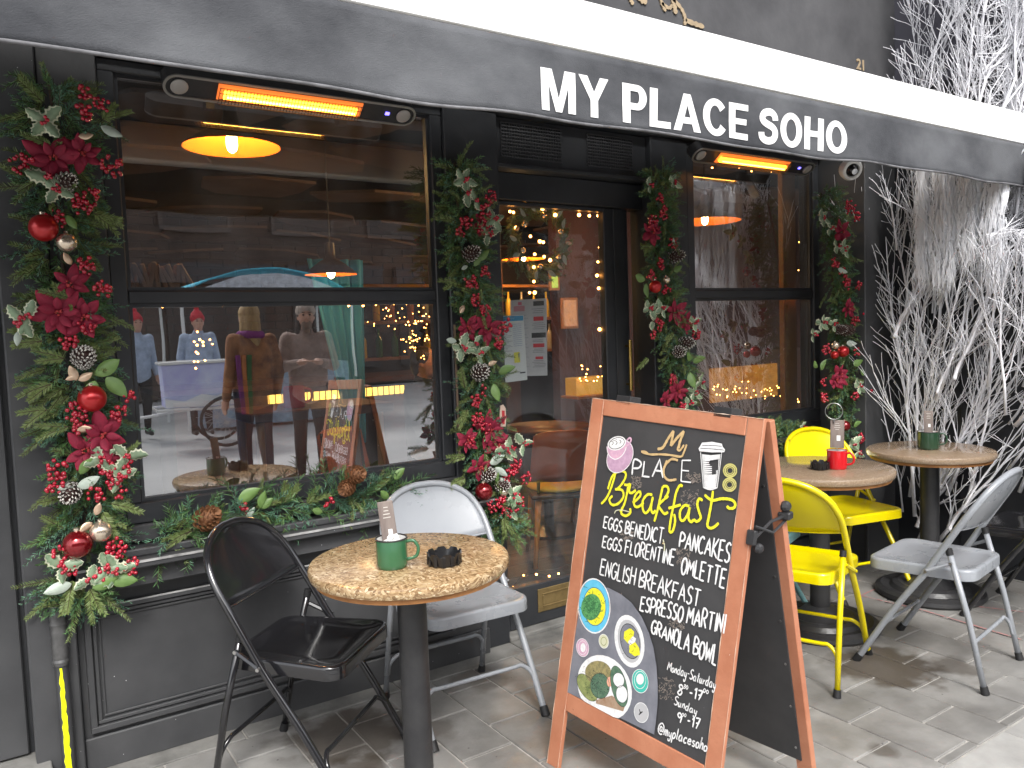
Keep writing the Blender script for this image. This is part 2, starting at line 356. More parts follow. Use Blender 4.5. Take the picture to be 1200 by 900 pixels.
def lathe(prof, n=24, cap0=True, cap1=True):
    vs = []; fs = []
    for (r, z) in prof:
        for k in range(n): a = 2*PI*k/n; vs.append((r*math.cos(a), r*math.sin(a), z))
    for i in range(len(prof)-1):
        for k in range(n): k2 = (k+1) % n; fs.append((i*n+k, i*n+k2, (i+1)*n+k2, (i+1)*n+k))
    if cap0: fs.append(tuple(range(n-1, -1, -1)))
    if cap1: fs.append(tuple((len(prof)-1)*n+k for k in range(n)))
    return vs, fs
def ball(r, n=12, m=8, s=(1, 1, 1)):
    vs = [(0, 0, -r*s[2])]; fs = []
    for j in range(1, m):
        a = PI*j/m-PI/2
        for k in range(n): b = 2*PI*k/n; vs.append((r*s[0]*math.cos(a)*math.cos(b), r*s[1]*math.cos(a)*math.sin(b), r*s[2]*math.sin(a)))
    vs.append((0, 0, r*s[2])); top = len(vs)-1
    for k in range(n): fs.append((0, 1+(k+1) % n, 1+k))
    for j in range(m-2):
        for k in range(n): k2 = (k+1) % n; a = 1+j*n; fs.append((a+k, a+k2, a+n+k2, a+n+k))
    a = 1+(m-2)*n
    for k in range(n): fs.append((a+k, a+(k+1) % n, top))
    return vs, fs
def prism(poly, t):
    n = len(poly); vs = [(x, y, -t/2) for x, y in poly]+[(x, y, t/2) for x, y in poly]
    fs = [tuple(range(n-1, -1, -1)), tuple(range(n, 2*n))]+[(i, (i+1) % n, n+(i+1) % n, n+i) for i in range(n)]
    return vs, fs
def frame_to(o, x, y, z):
    return Matrix(((x[0], y[0], z[0], o[0]), (x[1], y[1], z[1], o[1]), (x[2], y[2], z[2], o[2]), (0, 0, 0, 1)))

# ------------------------------------------------------------------ ground
def build_ground():
    me = MB(); S = 600
    me.add(([(-S, -S, -.05), (S, -S, -.05), (S, S, -.05), (-S, S, -.05)], [(0, 1, 2, 3)])); struct(me.build('ground', road))
    pv = struct(MB().add(bb(-2.2, 5.0, .3, 2.98, -.045, -.006)).build('pavement', grout))
    cache = {}
    def stone(nm, x0, x1, y0, y1, m, top=0.0, g=.0036):
        w_, l_ = x1-x0-2*g, y1-y0-2*g
        if w_ < .02 or l_ < .02: return
        k = (round(w_, 3), round(l_, 3), m.name)
        if k not in cache: cache[k] = MB().add(box(w_, l_, .035, .003)).mesh(nm, m)
        o = link(nm, cache[k], pv, ((x0+x1)/2, (y0+y1)/2, top-.0175+rnd.uniform(-.0012, .0012)))
        o.rotation_euler = (rnd.uniform(-.003, .003), rnd.uniform(-.003, .003), rnd.uniform(-.003, .003))
    for k in range(-7, 19):
        x0 = 1.225+.2*k; x1 = x0+.2; off = 2.205-.302*7 if k % 2 == 0 else 2.355-.302*7
        y = off
        while y < 2.80:
            a, b_ = max(y, 1.262), min(y+.302, 2.80)
            if b_-a > .02: stone('paving_stone', x0, x1, a, b_, paver)
            y += .302
    x = -1.1
    while x < 4.95: stone('border_stone', x, min(x+.6, 4.98), 2.80, 2.975, kerbcon, .002); x += .6
    for r, (ya, yb) in enumerate(((.32, .79), (.79, 1.258))):
        x = -1.3+.37*r
        while x < 4.9: stone('granite_slab', x, x+.74, ya, yb, granite, .001, .003); x += .74
    # pink chalk lines, flat on the stones
    def line(pts, wd):
        P = [atz(px, py, 0) for px, py in pts]; m = MB()
        for a, b_ in zip(P, P[1:]):
            t = (b_-a).normalized(); s = Vector((-t.y, t.x, 0))*wd
            n_ = 8
            for i in range(n_):
                q0 = a+(b_-a)*(i/n_); q1 = a+(b_-a)*((i+.82+.15*rnd.random())/n_)
                m.add(([tuple(q0-s*rnd.uniform(.5, 1)), tuple(q1-s*rnd.uniform(.5, 1)), tuple(q1+s*rnd.uniform(.5, 1)), tuple(q0+s*rnd.uniform(.5, 1))], [(0, 1, 2, 3)]))
        for i, v in enumerate(m.v): m.v[i] = (v[0], v[1], .0042)
        m.build('chalk_line', mat('pink_chalk', (.50, .20, .20), .9, var=(.33, .20, .19), vscale=25), pv)
    line([(1010, 699), (1082, 716), (1199, 751)], .006); line([(1008, 699), (1037, 686), (1052, 684)], .006); line([(1140, 711), (1200, 718)], .005)
    o = struct(MB().add(bb(-14, 14, -3.6, -.05, -.048, -.012)).build('road', road))
build_ground()

# ------------------------------------------------------------------ facade
FR = 2.90; GL = 2.94
def moulding(m, x0, x1, z0, z1, y, w_, t, mi=0):
    """picture-frame moulding, mitre-less: four strips butted end to end"""
    m.add(bb(x0, x1, y-t, y, z0, z0+w_, .002), mi); m.add(bb(x0, x1, y-t, y, z1-w_, z1, .002), mi)
    m.add(bb(x0, x0+w_, y-t, y, z0+w_, z1-w_, .002), mi); m.add(bb(x1-w_, x1, y-t, y, z0+w_, z1-w_, .002), mi)
def facade():
    t = thing('shopfront', 'black painted timber shopfront of the cafe with two windows and a glazed door', 'shopfront')
    P = lambda nm, *a, m=black, b=.004: blk(nm, m, *a, b=b, parent=t)
    # far left: neighbouring door leaf and pier
    P('side_panel', -2.4, .055, 2.935, 3.02, .10, 2.64); P('panel_joint', .0555, .0695, 2.96, 3.03, .0, 2.64, m=blackclean, b=0); P('side_plinth', -2.4, .11, 2.80, 3.02, 0.0, .092, m=kerbcon)
    P('pilaster', .07, .205, 2.865, 3.02, 0, 2.64); P('pilaster', .207, .3755, 2.885, 3.02, .737, 2.324)
    # stall riser below the left window
    P('stall_riser', .207, 1.76, 2.905, 3.02, .0, .735)
    blk('plinth', black, .207, 1.772, 2.890, 2.9045, .0, .112, .004, t)
    for a, b_, wd, th in ((.228, 1.60, .022, .020),):
        m = MB(); moulding(m, a, b_, .128, .548, 2.905, .020, .022); moulding(m, a+.024, b_-.024, .152, .524, 2.905, .012, .013); moulding(m, a+.042, b_-.042, .170, .506, 2.905, .008, .007)
        m.build('panel_moulding', black, t)
        MB().add(bb(a, b_, 2.8815, 2.8825, .5430, .5486)).build('worn_edge', worn, t)
    # sill: nosing and ledge
    P('window_sill', .210, 1.77, 2.79, 2.92, .672, .700); P('sill_apron', .215, 1.76, 2.835, 2.903, .602, .671)
    MB().add(bb(.21, 1.77, 2.786, 2.7895, .691, .6985)).build('worn_edge', worn, t)
    P('sill_upstand', .378, 1.70, 2.885, 2.98, .7365, .792)
    blk('ledge', black, .230, 1.74, 2.83, 2.884, .7005, .728, .006, t)
    # fascia over everything
    P('fascia', -2.4, 4.148, 2.88, 3.05, 2.325, 2.66, m=blackclean)
    P('fascia_cornice', -2.4, 4.148, 2.84, 2.879, 2.60, 2.64, m=blackclean)
    # window post and door post
    P('post', 1.64, 1.90, 2.89, 3.06, .74, 2.322, m=blackclean); P('post_foot', 1.765, 1.90, 2.93, 3.06, 0, .738, m=blackclean)
    blk('edge_trim', mat('pale_brown_trim', (.30, .21, .15), .5), 1.648, 1.656, 2.884, 2.889, .86, 1.43, 0, t)
    P('post', 2.80, 3.05, 2.90, 3.06, 0, 2.322, m=blackclean)
    # below right window
    P('stall_riser', 3.052, 4.148, 2.90, 3.02, 0, .72, m=blackclean)
    m = MB(); moulding(m, 3.15, 4.05, .14, .62, 2.90, .02, .02); m.build('panel_moulding', blackclean, t)
    P('window_sill', 3.052, 4.148, 2.80, 2.90, .722, .752, m=blackclean); P('sill_upstand', 3.052, 4.14, 2.9005, 2.98, .7225, .80, m=blackclean)
    P('pilaster', 4.15, 4.448, 2.62, 3.05, 0, 2.66, m=black)
    P('pilaster_base', 4.135, 4.448, 2.600, 2.6185, 0, .22, m=black)
    # windows
    for (x0, x1, z0, z1, zr, lab) in ((.377, 1.638, .793, 2.322, 1.552, ''), (3.052, 4.14, .801, 2.322, 1.550, '')):
        f = bpy.data.objects.new('window', None); COL.objects.link(f); f.parent = t
        fw = .052
        m = MB(); mm = m.add(bb(x0, x1, 2.905, 2.975, z0, z0+.07, .004)); m.add(bb(x0, x1, 2.905, 2.975, z1-.04, z1, .004))
        m.add(bb(x0, x0+fw, 2.905, 2.975, z0+.07, z1-.04, .004)); m.add(bb(x1-fw, x1, 2.905, 2.975, z0+.07, z1-.04, .004))
        m.add(bb(x0+fw, x1-fw, 2.911, 2.972, zr-.022, zr+.022, .004))
        for (a, b_) in ((z0+.07, zr-.022), (zr+.022, z1-.04)):   # glazing beads
            m.add(bb(x0+fw, x0+fw+.012, 2.922, 2.936, a, b_)); m.add(bb(x1-fw-.012, x1-fw, 2.922, 2.936, a, b_))
            m.add(bb(x0+fw+.012, x1-fw-.012, 2.922, 2.936, a, a+.012)); m.add(bb(x0+fw+.012, x1-fw-.012, 2.922, 2.936, b_-.012, b_))
        m.build('window_frame', blackclean, f)
        for (a, b_) in ((z0+.07, zr-.022), (zr+.022, z1-.04)):
            MB().add(bb(x0+fw-.003, x1-fw+.003, 2.938, 2.944, a-.003, b_+.003)).build('pane', glass, f)
    # transom above the door with two pierced vents
    P('transom', 1.902, 2.798, 2.93, 3.06, 2.12, 2.322, m=blackclean); P('lintel_ledge', 1.902, 2.798, 2.895, 3.03, 2.098, 2.118, m=blackclean)
    P('door_head', 1.902, 2.798, 2.965, 3.06, 1.975, 2.096, m=blackclean)
    for (a, b_) in ((1.94, 2.27), (2.42, 2.70)):
        m = MB(); n_ = int((b_-a)/.014)
        for i in range(n_+1): m.add(bb(a+i*.014, a+i*.014+.005, 2.924, 2.9295, 2.15, 2.30))
        for j in range(11): m.add(bb(a, b_, 2.919, 2.9235, 2.15+j*.0145, 2.155+j*.0145))
        m.build('vent_grille', black, t)
    # side light
    MB().add(bb(2.722, 2.798, 3.02, 3.026, .20, 1.974)).build('side_light', doorglass, t); P('side_light_kick', 2.722, 2.798, 2.99, 3.05, .0, .20, m=blackclean)
    # threshold
    P('threshold', 1.902, 2.798, 2.93, 3.06, .0, .022, m=kerbcon)
    # door
    dr = thing('glazed_door', 'black framed glass cafe door with a brass pull handle and two posters inside', 'door')
    m = MB(); m.add(bb(1.902, 1.94, 2.985, 3.03, .025, 1.973, .004)); m.add(bb(2.56, 2.715, 2.985, 3.03, .025, 1.973, .004))
    m.add(bb(1.94, 2.56, 2.985, 3.03, .025, .215, .004)); m.add(bb(1.94, 2.56, 2.985, 3.03, 1.955, 1.973, .003)); m.build('door_frame', blackclean, dr)
    MB().add(bb(1.937, 2.563, 3.004, 3.010, .212, 1.958)).build('pane', doorglass, dr)
    MB().add(bb(2.618, 2.622, 2.978, 2.9845, .03, 1.97)).build('stile_bead', black, dr)
    m = MB(); m.add(tube([(2.685, 2.955, 1.08), (2.685, 2.955, 1.33)], .010, 10)); m.add(tube([(2.685, 2.985, 1.11), (2.685, 2.955, 1.11)], .006, 8)); m.add(tube([(2.685, 2.985, 1.30), (2.685, 2.955, 1.30)], .006, 8))
    autosmooth(m.build('handle', brass, dr))
    m = MB(); m.add(bb(2.095, 2.34, 2.979, 2.984, .078, .188, .002)); moulding(m, 2.12, 2.315, .10, .166, 2.979, .008, .004)
    m.build('letter_plate', brassdull, dr)
    # posters taped inside the door glass
    def poster(px, Y, mt, nm):
        m = MB(); c = [at(x, y, Y) for x, y in px]; m.add(([tuple(p) for p in c]+[tuple(p+Vector((0, .0008, 0))) for p in c], [(0, 1, 2, 3), (7, 6, 5, 4), (0, 4, 5, 1), (1, 5, 6, 2), (2, 6, 7, 3), (3, 7, 4, 0)]))
        return m.build(nm, mt, dr), c
    def ink(o, c, rects, nm='printed_text'):
        for (u0, v0, u1, v1, colr) in rects:
            mt = mat('ink_%d_%d_%d' % colr, srgb(*colr), .6); m = MB(); q = []
            for (u, v) in ((u0, v0), (u1, v0), (u1, v1), (u0, v1)):
                top = c[0].lerp(c[1], u); bot = c[3].lerp(c[2], u); p = top.lerp(bot, v); q.append((p.x, p.y-.0012, p.z))
            m.add((q, [(0, 1, 2, 3)])); m.build(nm, mt, o)
    o2, c2 = poster([(598, 352), (640.5, 349.5), (641.5, 440), (600, 441)], 3.022, greypaper, 'menu_poster')
    R_ = [(.62, .03, .92, .09, (60, 60, 60)), (.62, .23, .90, .285, (190, 50, 60)), (.56, .44, .96, .505, (55, 55, 55)), (.60, .58, .92, .63, (190, 50, 60)), (.66, .75, .88, .785, (190, 60, 70)), (.08, .08, .38, .15, (180, 120, 130)), (.2, .03, .3, .07, (190, 90, 110))]
    for v in (.125, .15, .175, .31, .335, .36, .385, .53, .55, .65, .67, .69, .80, .82, .84, .86, .88): R_.append((.60+.03*math.sin(v*90), v, .92-.04*math.sin(v*50), v+.008, (140, 138, 140)))
    for i in range(17): R_.append((.07, .20+i*.042, .42+.06*math.sin(i*2.1), .21+i*.042, (160, 158, 162)))
    ink(o2, c2, R_)
    o1, c1 = poster([(577, 371), (613.5, 369), (618, 445), (580, 450)], 3.016, paper, 'notice_poster')
    R_ = [(.02, .01, .98, .085, (70, 150, 195)), (.1, .03, .7, .06, (225, 235, 240)), (.08, .86, .8, .868, (120, 120, 120)), (.78, .87, .95, .89, (60, 60, 60)), (.05, .60, .24, .74, (225, 215, 80)), (.62, .56, .80, .72, (225, 215, 80)), (.74, .58, .80, .70, (90, 130, 190)), (.24, .66, .3, .74, (70, 120, 190))]
    for i in range(20): R_.append((.1, .13+i*.021, .5+.1*math.sin(i*1.7), .137+i*.021, (150, 150, 155)))
    for i in range(12): R_.append((.62, .13+i*.03, .9, .137+i*.03, (150, 160, 190)))
    ink(o1, c1, R_)
    return t
facade()

def upper_wall():
    t = thing('upper_wall', 'dark grey rendered wall above the awning with a gold house number', 'wall')
    blk('render', plaster, -3, 4.447, 2.62, 3.2, 2.662, 6.5, 0, t)
    # gold house number 21
    g = mat('old_gold_paint', (.42, .32, .20), .6, var=(.30, .23, .15), vscale=30)
    cu = bpy.data.curves.new('n', 'FONT'); cu.body = '21'; cu.size = .062; cu.extrude = .002; cu.offset = .0015
    tmp = bpy.data.objects.new('n', cu); COL.objects.link(tmp); dg = bpy.context.evaluated_depsgraph_get(); me = bpy.data.meshes.new_from_object(tmp.evaluated_get(dg)); bpy.data.objects.remove(tmp)
    me.materials.clear(); me.materials.append(g)
    o = link('house_number', me, t); p = at(1003, 80.5, 2.62); o.location = (p.x, 2.617, p.z); o.rotation_euler = (PI/2, 0, 0); o.scale = (1.35, 1.25, 1)
    # trailing gilt script, lower edge of the old sign
    def bl(pts, wd):
        P = smooth_path([at(x, y, 2.62) for x, y in pts], 5); m = MB()
        n_ = len(P); L_ = []; Rr = []
        for i, p in enumerate(P):
            a = P[max(i-1, 0)]; b_ = P[min(i+1, n_-1)]; tt = (b_-a).normalized(); s = Vector((-tt.z, 0, tt.x)); k = wd*(.55+.6*abs(math.sin(i*1.3)))*min(1, .4+i*.4, .4+(n_-1-i)*.4)
            L_.append((p.x-s.x*k, 2.613, p.z-s.z*k)); Rr.append((p.x+s.x*k, 2.613, p.z+s.z*k))
        vs = L_+Rr+[(a, 2.6185, c) for a, _, c in L_]+[(a, 2.6185, c) for a, _, c in Rr]; fs = []
        for i in range(n_-1): fs += [(i, i+1, n_+i+1, n_+i), (i, 2*n_+i, 2*n_+i+1, i+1), (n_+i, n_+i+1, 3*n_+i+1, 3*n_+i)]
        m.add((vs, fs)); m.build('gilt_ornament', g, t)
    bl([(735, -8), (738, 0), (741, 6)], .010); bl([(744, -10), (750, 0), (757, 2)], .014); bl([(770, -15), (774, 2), (779, 14)], .010); bl([(774, 4), (783, 10), (787, 6)], .008)
    bl([(786, -10), (789, 6), (791, 17)], .013); bl([(786, -2), (797, 10), (802, 22), (801, 30)], .009); bl([(802, 24), (812, 28), (824, 32)], .012)
upper_wall()

def side_wall():
    t = thing('side_wall', 'tall black wall at right angles to the shopfront, grey in its upper part', 'wall')
    blk('lower_wall', blackwall, 4.45, 4.75, .35, 3.06, 0, 2.66, 0, t)
    # upper cladding with one dark joint
    blk('cladding_panel', sideplaster, 4.449, 4.75, .35, 3.2, 2.662, 3.19, .004, t); blk('cladding_panel', sideplaster, 4.449, 4.75, .35, 3.2, 3.204, 6.5, .004, t)
    blk('wall_joint', rubber, 4.46, 4.7, .36, 3.19, 3.19, 3.204, 0, t)
    for y in (2.2, 1.4, .6): blk('batten', blackwall, 4.436, 4.4495, y-.04, y+.04, .0, 2.64, .003, t)
side_wall()

# cable pipe below the left garland
def conduit():
    t = thing('cable_pipe', 'black taped cable pipe with a yellow paint stripe down the left pilaster', 'pipe', (.155, 2.84, 0))
    m = MB().add(tube([(0, 0, 0), (.002, 0, .2), (0, 0, .40)], .019, 12)); autosmooth(m.build('pipe', black, t))
    prof = []
    z = .40
    while z < .60: prof += [(.021+.002*rnd.random(), z), (.0235+.002*rnd.random(), z+.012)]; z += .02
    autosmooth(MB().add(lathe(prof, 12)).build('tape_wrap', mat('black_tape', (.03, .03, .03), .3, var=(.10, .10, .10), vscale=22), t), 30)
    yl = mat('fluorescent_yellow_paint', (.80, .88, .0), .6)
    m = MB(); pts = []
    n_ = 26
    L_ = []; Rr = []
    for i in range(n_):
        z = .395*(1-i/(n_-1)); a0 = -PI/2-.18+.06*math.sin(i*1.9)+.1*(i/n_); wv = (.16 if i < 2 else .26+.07*math.sin(i*2.7)+.25*(i/n_))
        for (lst, aa) in ((L_, a0-wv), (Rr, a0+wv)): lst.append((.0205*math.cos(aa), .0205*math.sin(aa), z))
    mid = [((a[0]+b_[0])/2*1.08, (a[1]+b_[1])/2*1.08, a[2]) for a, b_ in zip(L_, Rr)]
    vs = L_+mid+Rr; fs = []
    for i in range(n_-1): fs += [(i, i+1, n_+i+1, n_+i), (n_+i, n_+i+1, 2*n_+i+1, 2*n_+i)]
    m.add((vs, fs)); m.build('paint_stripe', yl, t, smooth=True)
conduit()

# ------------------------------------------------------------------ awning
YA = 1.88  # whole awning scaled about the camera to this depth, heights and lettering included
def ripple(x, z, z0=2.207):
    k = max(0, z0-z)/.22
    return k*(.006*math.sin(x*3.1+.7)+.005*math.sin(x*7.7+1.1)+.003*math.sin(x*15+2*z*9)) + k*.004*math.sin(x*1.3)
def awning():
    t = thing('awning', 'long black awning with a white front bar and white cafe lettering on its valance', 'awning')
    x0, x1 = -1.2, 4.43
    NX, NZ = 190, 10; vs = []; fs = []
    for i in range(NX+1):
        x = x0+(x1-x0)*i/NX; zb = 1.998+.004*x+.004*math.sin(x*4.3)+.003*math.sin(x*11); zt = 2.214
        for j in range(NZ+1): z = zt+(zb-zt)*j/NZ; vs.append((x, YA+ripple(x, z), z))
    for i in range(NX):
        for j in range(NZ): a = i*(NZ+1)+j; fs.append((a, a+1, a+NZ+2, a+NZ+1))
    o = MB().add((vs, fs)).build('valance', fabric, t, smooth=True); md = o.modifiers.new('thickness', 'SOLIDIFY'); md.thickness = .0015; md.offset = 1
    hp = [(x0+(x1-x0)*i/NX, 0, 0) for i in range(NX+1)]
    hp = [(x, YA+ripple(x, 1.998+.004*x)-.001, 2.000+.004*x+.004*math.sin(x*4.3)+.003*math.sin(x*11)) for x, _, _ in hp]
    MB().add(tube(hp, .0045, 6)).build('hem', hem, t, smooth=True)
    # front bar: rounded profile
    prof = [(0, -.092), (-.040, -.090), (-.050, -.082), (-.046, -.03), (-.038, .03), (-.026, .082), (-.012, .094), (.05, .094), (.06, .08), (.06, -.08), (.05, -.092)]
    vs = []; fs = []; n_ = len(prof)
    for x in (x0, x1): vs += [(x, YA+.047+p[0], 2.296+p[1]*.92) for p in prof]
    fs = [(i, (i+1) % n_, n_+(i+1) % n_, n_+i) for i in range(n_)]+[tuple(range(n_)), tuple(range(2*n_-1, n_-1, -1))]
    autosmooth(MB().add((vs, fs)).build('front_bar', whitebar, t), 50)
    # canopy sloping up to the wall, cut short at right to light the branches
    m = MB(); m.add(([(x0, YA+.04, 2.36), (3.98, YA+.04, 2.36), (3.98, 2.61, 2.60), (x0, 2.61, 2.60), (x0, YA+.04, 2.364), (3.98, YA+.04, 2.364), (3.98, 2.61, 2.604), (x0, 2.61, 2.604)], [(3, 2, 1, 0), (4, 5, 6, 7), (0, 1, 5, 4), (1, 2, 6, 5), (2, 3, 7, 6), (3, 0, 4, 7)]))
    m.build('canopy', fabricdark, t)
    for x in (.1, 2.4, 3.6):
        m = MB(); m.add(tube([(x, 2.60, 2.50), (x-.25, 2.25, 2.44), (x, 1.93, 2.33)], .018, 8)); m.build('folding_arm', darkmetal, t)
    # lettering
    # bold grotesque capitals drawn as outlines; unit: cap height 1
    S = .228
    def arc(cx, cy_, rx, ry, a0, a1, n_): return [(cx+rx*math.cos(rad(a0+(a1-a0)*k/n_)), cy_+ry*math.sin(rad(a0+(a1-a0)*k/n_))) for k in range(n_+1)]
    def band(outer, inner): return [(outer[k], outer[k+1], inner[k+1], inner[k]) for k in range(len(outer)-1)]
    def q(x0, y0, x1, y1): return [[(x0, y0), (x1, y0), (x1, y1), (x0, y1)]]
    def thick(cpts, w0):   # curved stroke of even weight
        o_ = []; i_ = []
        for k, (x, y) in enumerate(cpts):
            a = cpts[max(k-1, 0)]; b_ = cpts[min(k+1, len(cpts)-1)]; dx, dy = b_[0]-a[0], b_[1]-a[1]; l = math.hypot(dx, dy); o_.append((x-dy/l*w0/2, y+dx/l*w0/2)); i_.append((x+dy/l*w0/2, y-dx/l*w0/2))
        return band(o_, i_)
    h = S/2
    G = {'M': (.86, q(0, 0, .19, 1)+q(.67, 0, .86, 1)+[[(.19, 1), (.19, .62), (.35, 0), (.43, 0), (.43, .32), (.27, 1)], [(.67, 1), (.59, 1), (.43, .32), (.43, 0), (.51, 0), (.67, .62)]]),
         'Y': (.80, q(.30, 0, .50, .42)+[[(0, 1), (.23, 1), (.40, .62), (.40, .42), (.30, .42)], [(.80, 1), (.50, .42), (.40, .42), (.40, .62), (.57, 1)]]),
         'P': (.70, q(0, 0, S, 1)+q(S, .83, .42, 1)+q(S, .36, .42, .53)+band(arc(.42, .68, .28, .32, 90, -90, 14), arc(.42, .68, .068, .15, 90, -90, 14))),
         'L': (.62, q(0, 0, S, 1)+q(S, 0, .62, .175)), 'E': (.68, q(0, 0, S, 1)+q(S, 0, .68, .175)+q(S, .825, .67, 1)+q(S, .42, .62, .585)), 'H': (.76, q(0, 0, S, 1)+q(.532, 0, .76, 1)+q(S, .41, .532, .59)),
         'A': (.82, [[(0, 0), (.215, 0), (.41, .70), (.41, 1), (.30, 1)], [(.82, 0), (.52, 1), (.41, 1), (.41, .70), (.605, 0)], [(.2709, .20), (.5491, .20), (.501, .372), (.319, .372)]]),
         'O': (.86, band(arc(.43, .5, .43, .52, 0, 360, 40), arc(.43, .5, .202, .33, 0, 360, 40))),
         'C': (.80, band(arc(.42, .5, .42, .52, 38, 325, 32), arc(.42, .5, .192, .33, 32, 328, 32))),
         'S': (.72, thick([(p_.x, p_.y) for p_ in smooth_path([(.615, .70, 0), (.585, .83, 0), (.47, .915, 0), (.34, .92, 0), (.19, .86, 0), (.125, .74, 0), (.17, .63, 0), (.33, .555, 0), (.49, .50, 0), (.595, .40, 0), (.60, .25, 0), (.52, .13, 0), (.36, .08, 0), (.21, .11, 0), (.12, .19, 0), (.098, .31, 0)], 3)], .212))}
    x = 0; lay = []
    for ch in 'MY PLACE SOHO':
        if ch == ' ': x += .30; continue
        lay.append((ch, x)); x += G[ch][0]+.085
    tot = x-.085; bm = bmesh.new()
    for ch, xo in lay:
        for poly in G[ch][1]:
            vs_ = [bm.verts.new((1.3884+(px+xo)/tot*1.4600, 0, 2.0264+0.1192*py)) for px, py in poly]
            try: bm.faces.new(vs_)
            except ValueError: pass
    bmesh.ops.triangulate(bm, faces=bm.faces); bmesh.ops.subdivide_edges(bm, edges=[e for e in bm.edges if e.calc_length() > .05], cuts=1)
    for v in bm.verts: z = v.co.z+.0045*(v.co.x-1.39); v.co = (v.co.x, YA+ripple(v.co.x, z)-.004, z)
    me = bpy.data.meshes.new('lettering'); bm.to_mesh(me); bm.free(); me.materials.append(whiteprint)
    stuff(link('lettering', me, t))
awning()

# ------------------------------------------------------------------ heaters
coil = emis('glowing_heater_coil', (1, .30, .02), 4.5)
coilhot = emis('hot_heater_core', (1, .42, .06), 9.0)
lens_ = mat('grey_lens', (.35, .33, .31), .3)
def heater(x0, x1, z, label):
    L_ = x1-x0; t = thing('patio_heater', label, 'heater', ((x0+x1)/2, 2.79, z), 0, 'electric heaters under the awning'); t.rotation_euler = (rad(-38), 0, 0)
    H_ = .044
    def stad(hx, hz, n_=12):
        p = []
        for k in range(n_+1): a = -PI/2+PI*k/n_; p.append((hx-hz+hz*math.cos(a), hz*math.sin(a)))
        for k in range(n_+1): a = PI/2+PI*k/n_; p.append((-(hx-hz)+hz*math.cos(a), hz*math.sin(a)))
        return p
    Mx = Rm('X', 0)   # face looks down (-Z)
    a = MB().add(prism(stad(L_/2, H_), .05)); autosmooth(a.build('housing', darkmetal, t), 30)
    a = MB(); o_ = stad(L_/2, H_); i_ = stad(L_/2-.008, H_-.008); n_ = len(o_); vs = [(x, y, -.0255) for x, y in o_]+[(x, y, -.0255) for x, y in i_]+[(x, y, -.031) for x, y in o_]+[(x, y, -.031) for x, y in i_]
    fs = []
    for k in range(n_): k2 = (k+1) % n_; fs += [(2*n_+k, 3*n_+k, 3*n_+k2, 2*n_+k2), (k, 2*n_+k, 2*n_+k2, k2), (n_+k, n_+k2, 3*n_+k2, 3*n_+k)]
    a.add((vs, fs)); a.build('rim', rim, t)
    for s in (-1, 1):
        autosmooth(MB().add(lathe([(.026, .0), (.028, -.006), (.023, -.010), (.010, -.012)], 20), 0, T(s*(L_/2-.050), 0, -.0255)).build('sensor_lens', lens_, t))
    gx0, gx1 = -L_/2+.17, L_/2-.22
    MB().add(bb(gx0, gx1, -.030, .030, -.030, -.0262)).build('reflector', mat('hot_reflector', (.5, .2, .1), .3, metal=.6, emit=(1, .20, .03), estr=.35), t)
    a = MB()
    for yy in (-.002, .014): a.add(tube([(gx0+.02, yy, -.037), (gx1-.02, yy, -.037)], .0075, 8))
    a.build('heating_tube', coil, t)
    MB().add(tube([(gx0+.03, .007, -.0455), (gx1-.03, .007, -.0455)], .0035, 6)).build('heating_filament', coilhot, t)
    a = MB(); n_ = int((gx1-gx0)/.011)
    for k in range(n_): a.add(bb(gx0+k*.011, gx0+k*.011+.0018, -.031, .031, -.052, -.050))
    for yy in (-.031, -.011, .011, .031): a.add(bb(gx0, gx1, yy-.001, yy+.001, -.054, -.0525))
    a.build('guard_grille', darkmetal, t)
    MB().add(box(.016, .012, .003), 0, T(L_/2-.115, 0, -.027)).build('indicator_light', emis('blue_led', (.15, .12, 1), 2.0), t)
    for s in (-.25, .25): MB().add(box(.03, .05, .11), 0, T(s, .03, .07) @ Rm('X', .6)).build('bracket', darkmetal, t)
heater(.55, 1.45, 2.245, 'glowing orange bar heater over the large left window')
heater(2.965, 3.90, 2.245, 'glowing orange bar heater over the smaller right window')

def wallcam():
    t = thing('security_camera', 'small round white security camera under the awning right of the second heater', 'camera', tuple(at(998, 199, 2.60)))
    t.rotation_euler = (rad(115), 0, rad(-30))
    autosmooth(MB().add(lathe([(.058, -.03), (.060, 0), (.052, .014), (.038, .016), (.034, .006)], 24, True, False)).build('housing', whiteen, t))
    autosmooth(MB().add(ball(.034, 16, 10), 0, T(0, 0, .004)).build('lens_dome', ashm, t))
    autosmooth(MB().add(lathe([(.014, .036), (.016, .040), (.008, .041)], 16)).build('lens_ring', chrome, t))
wallcam()

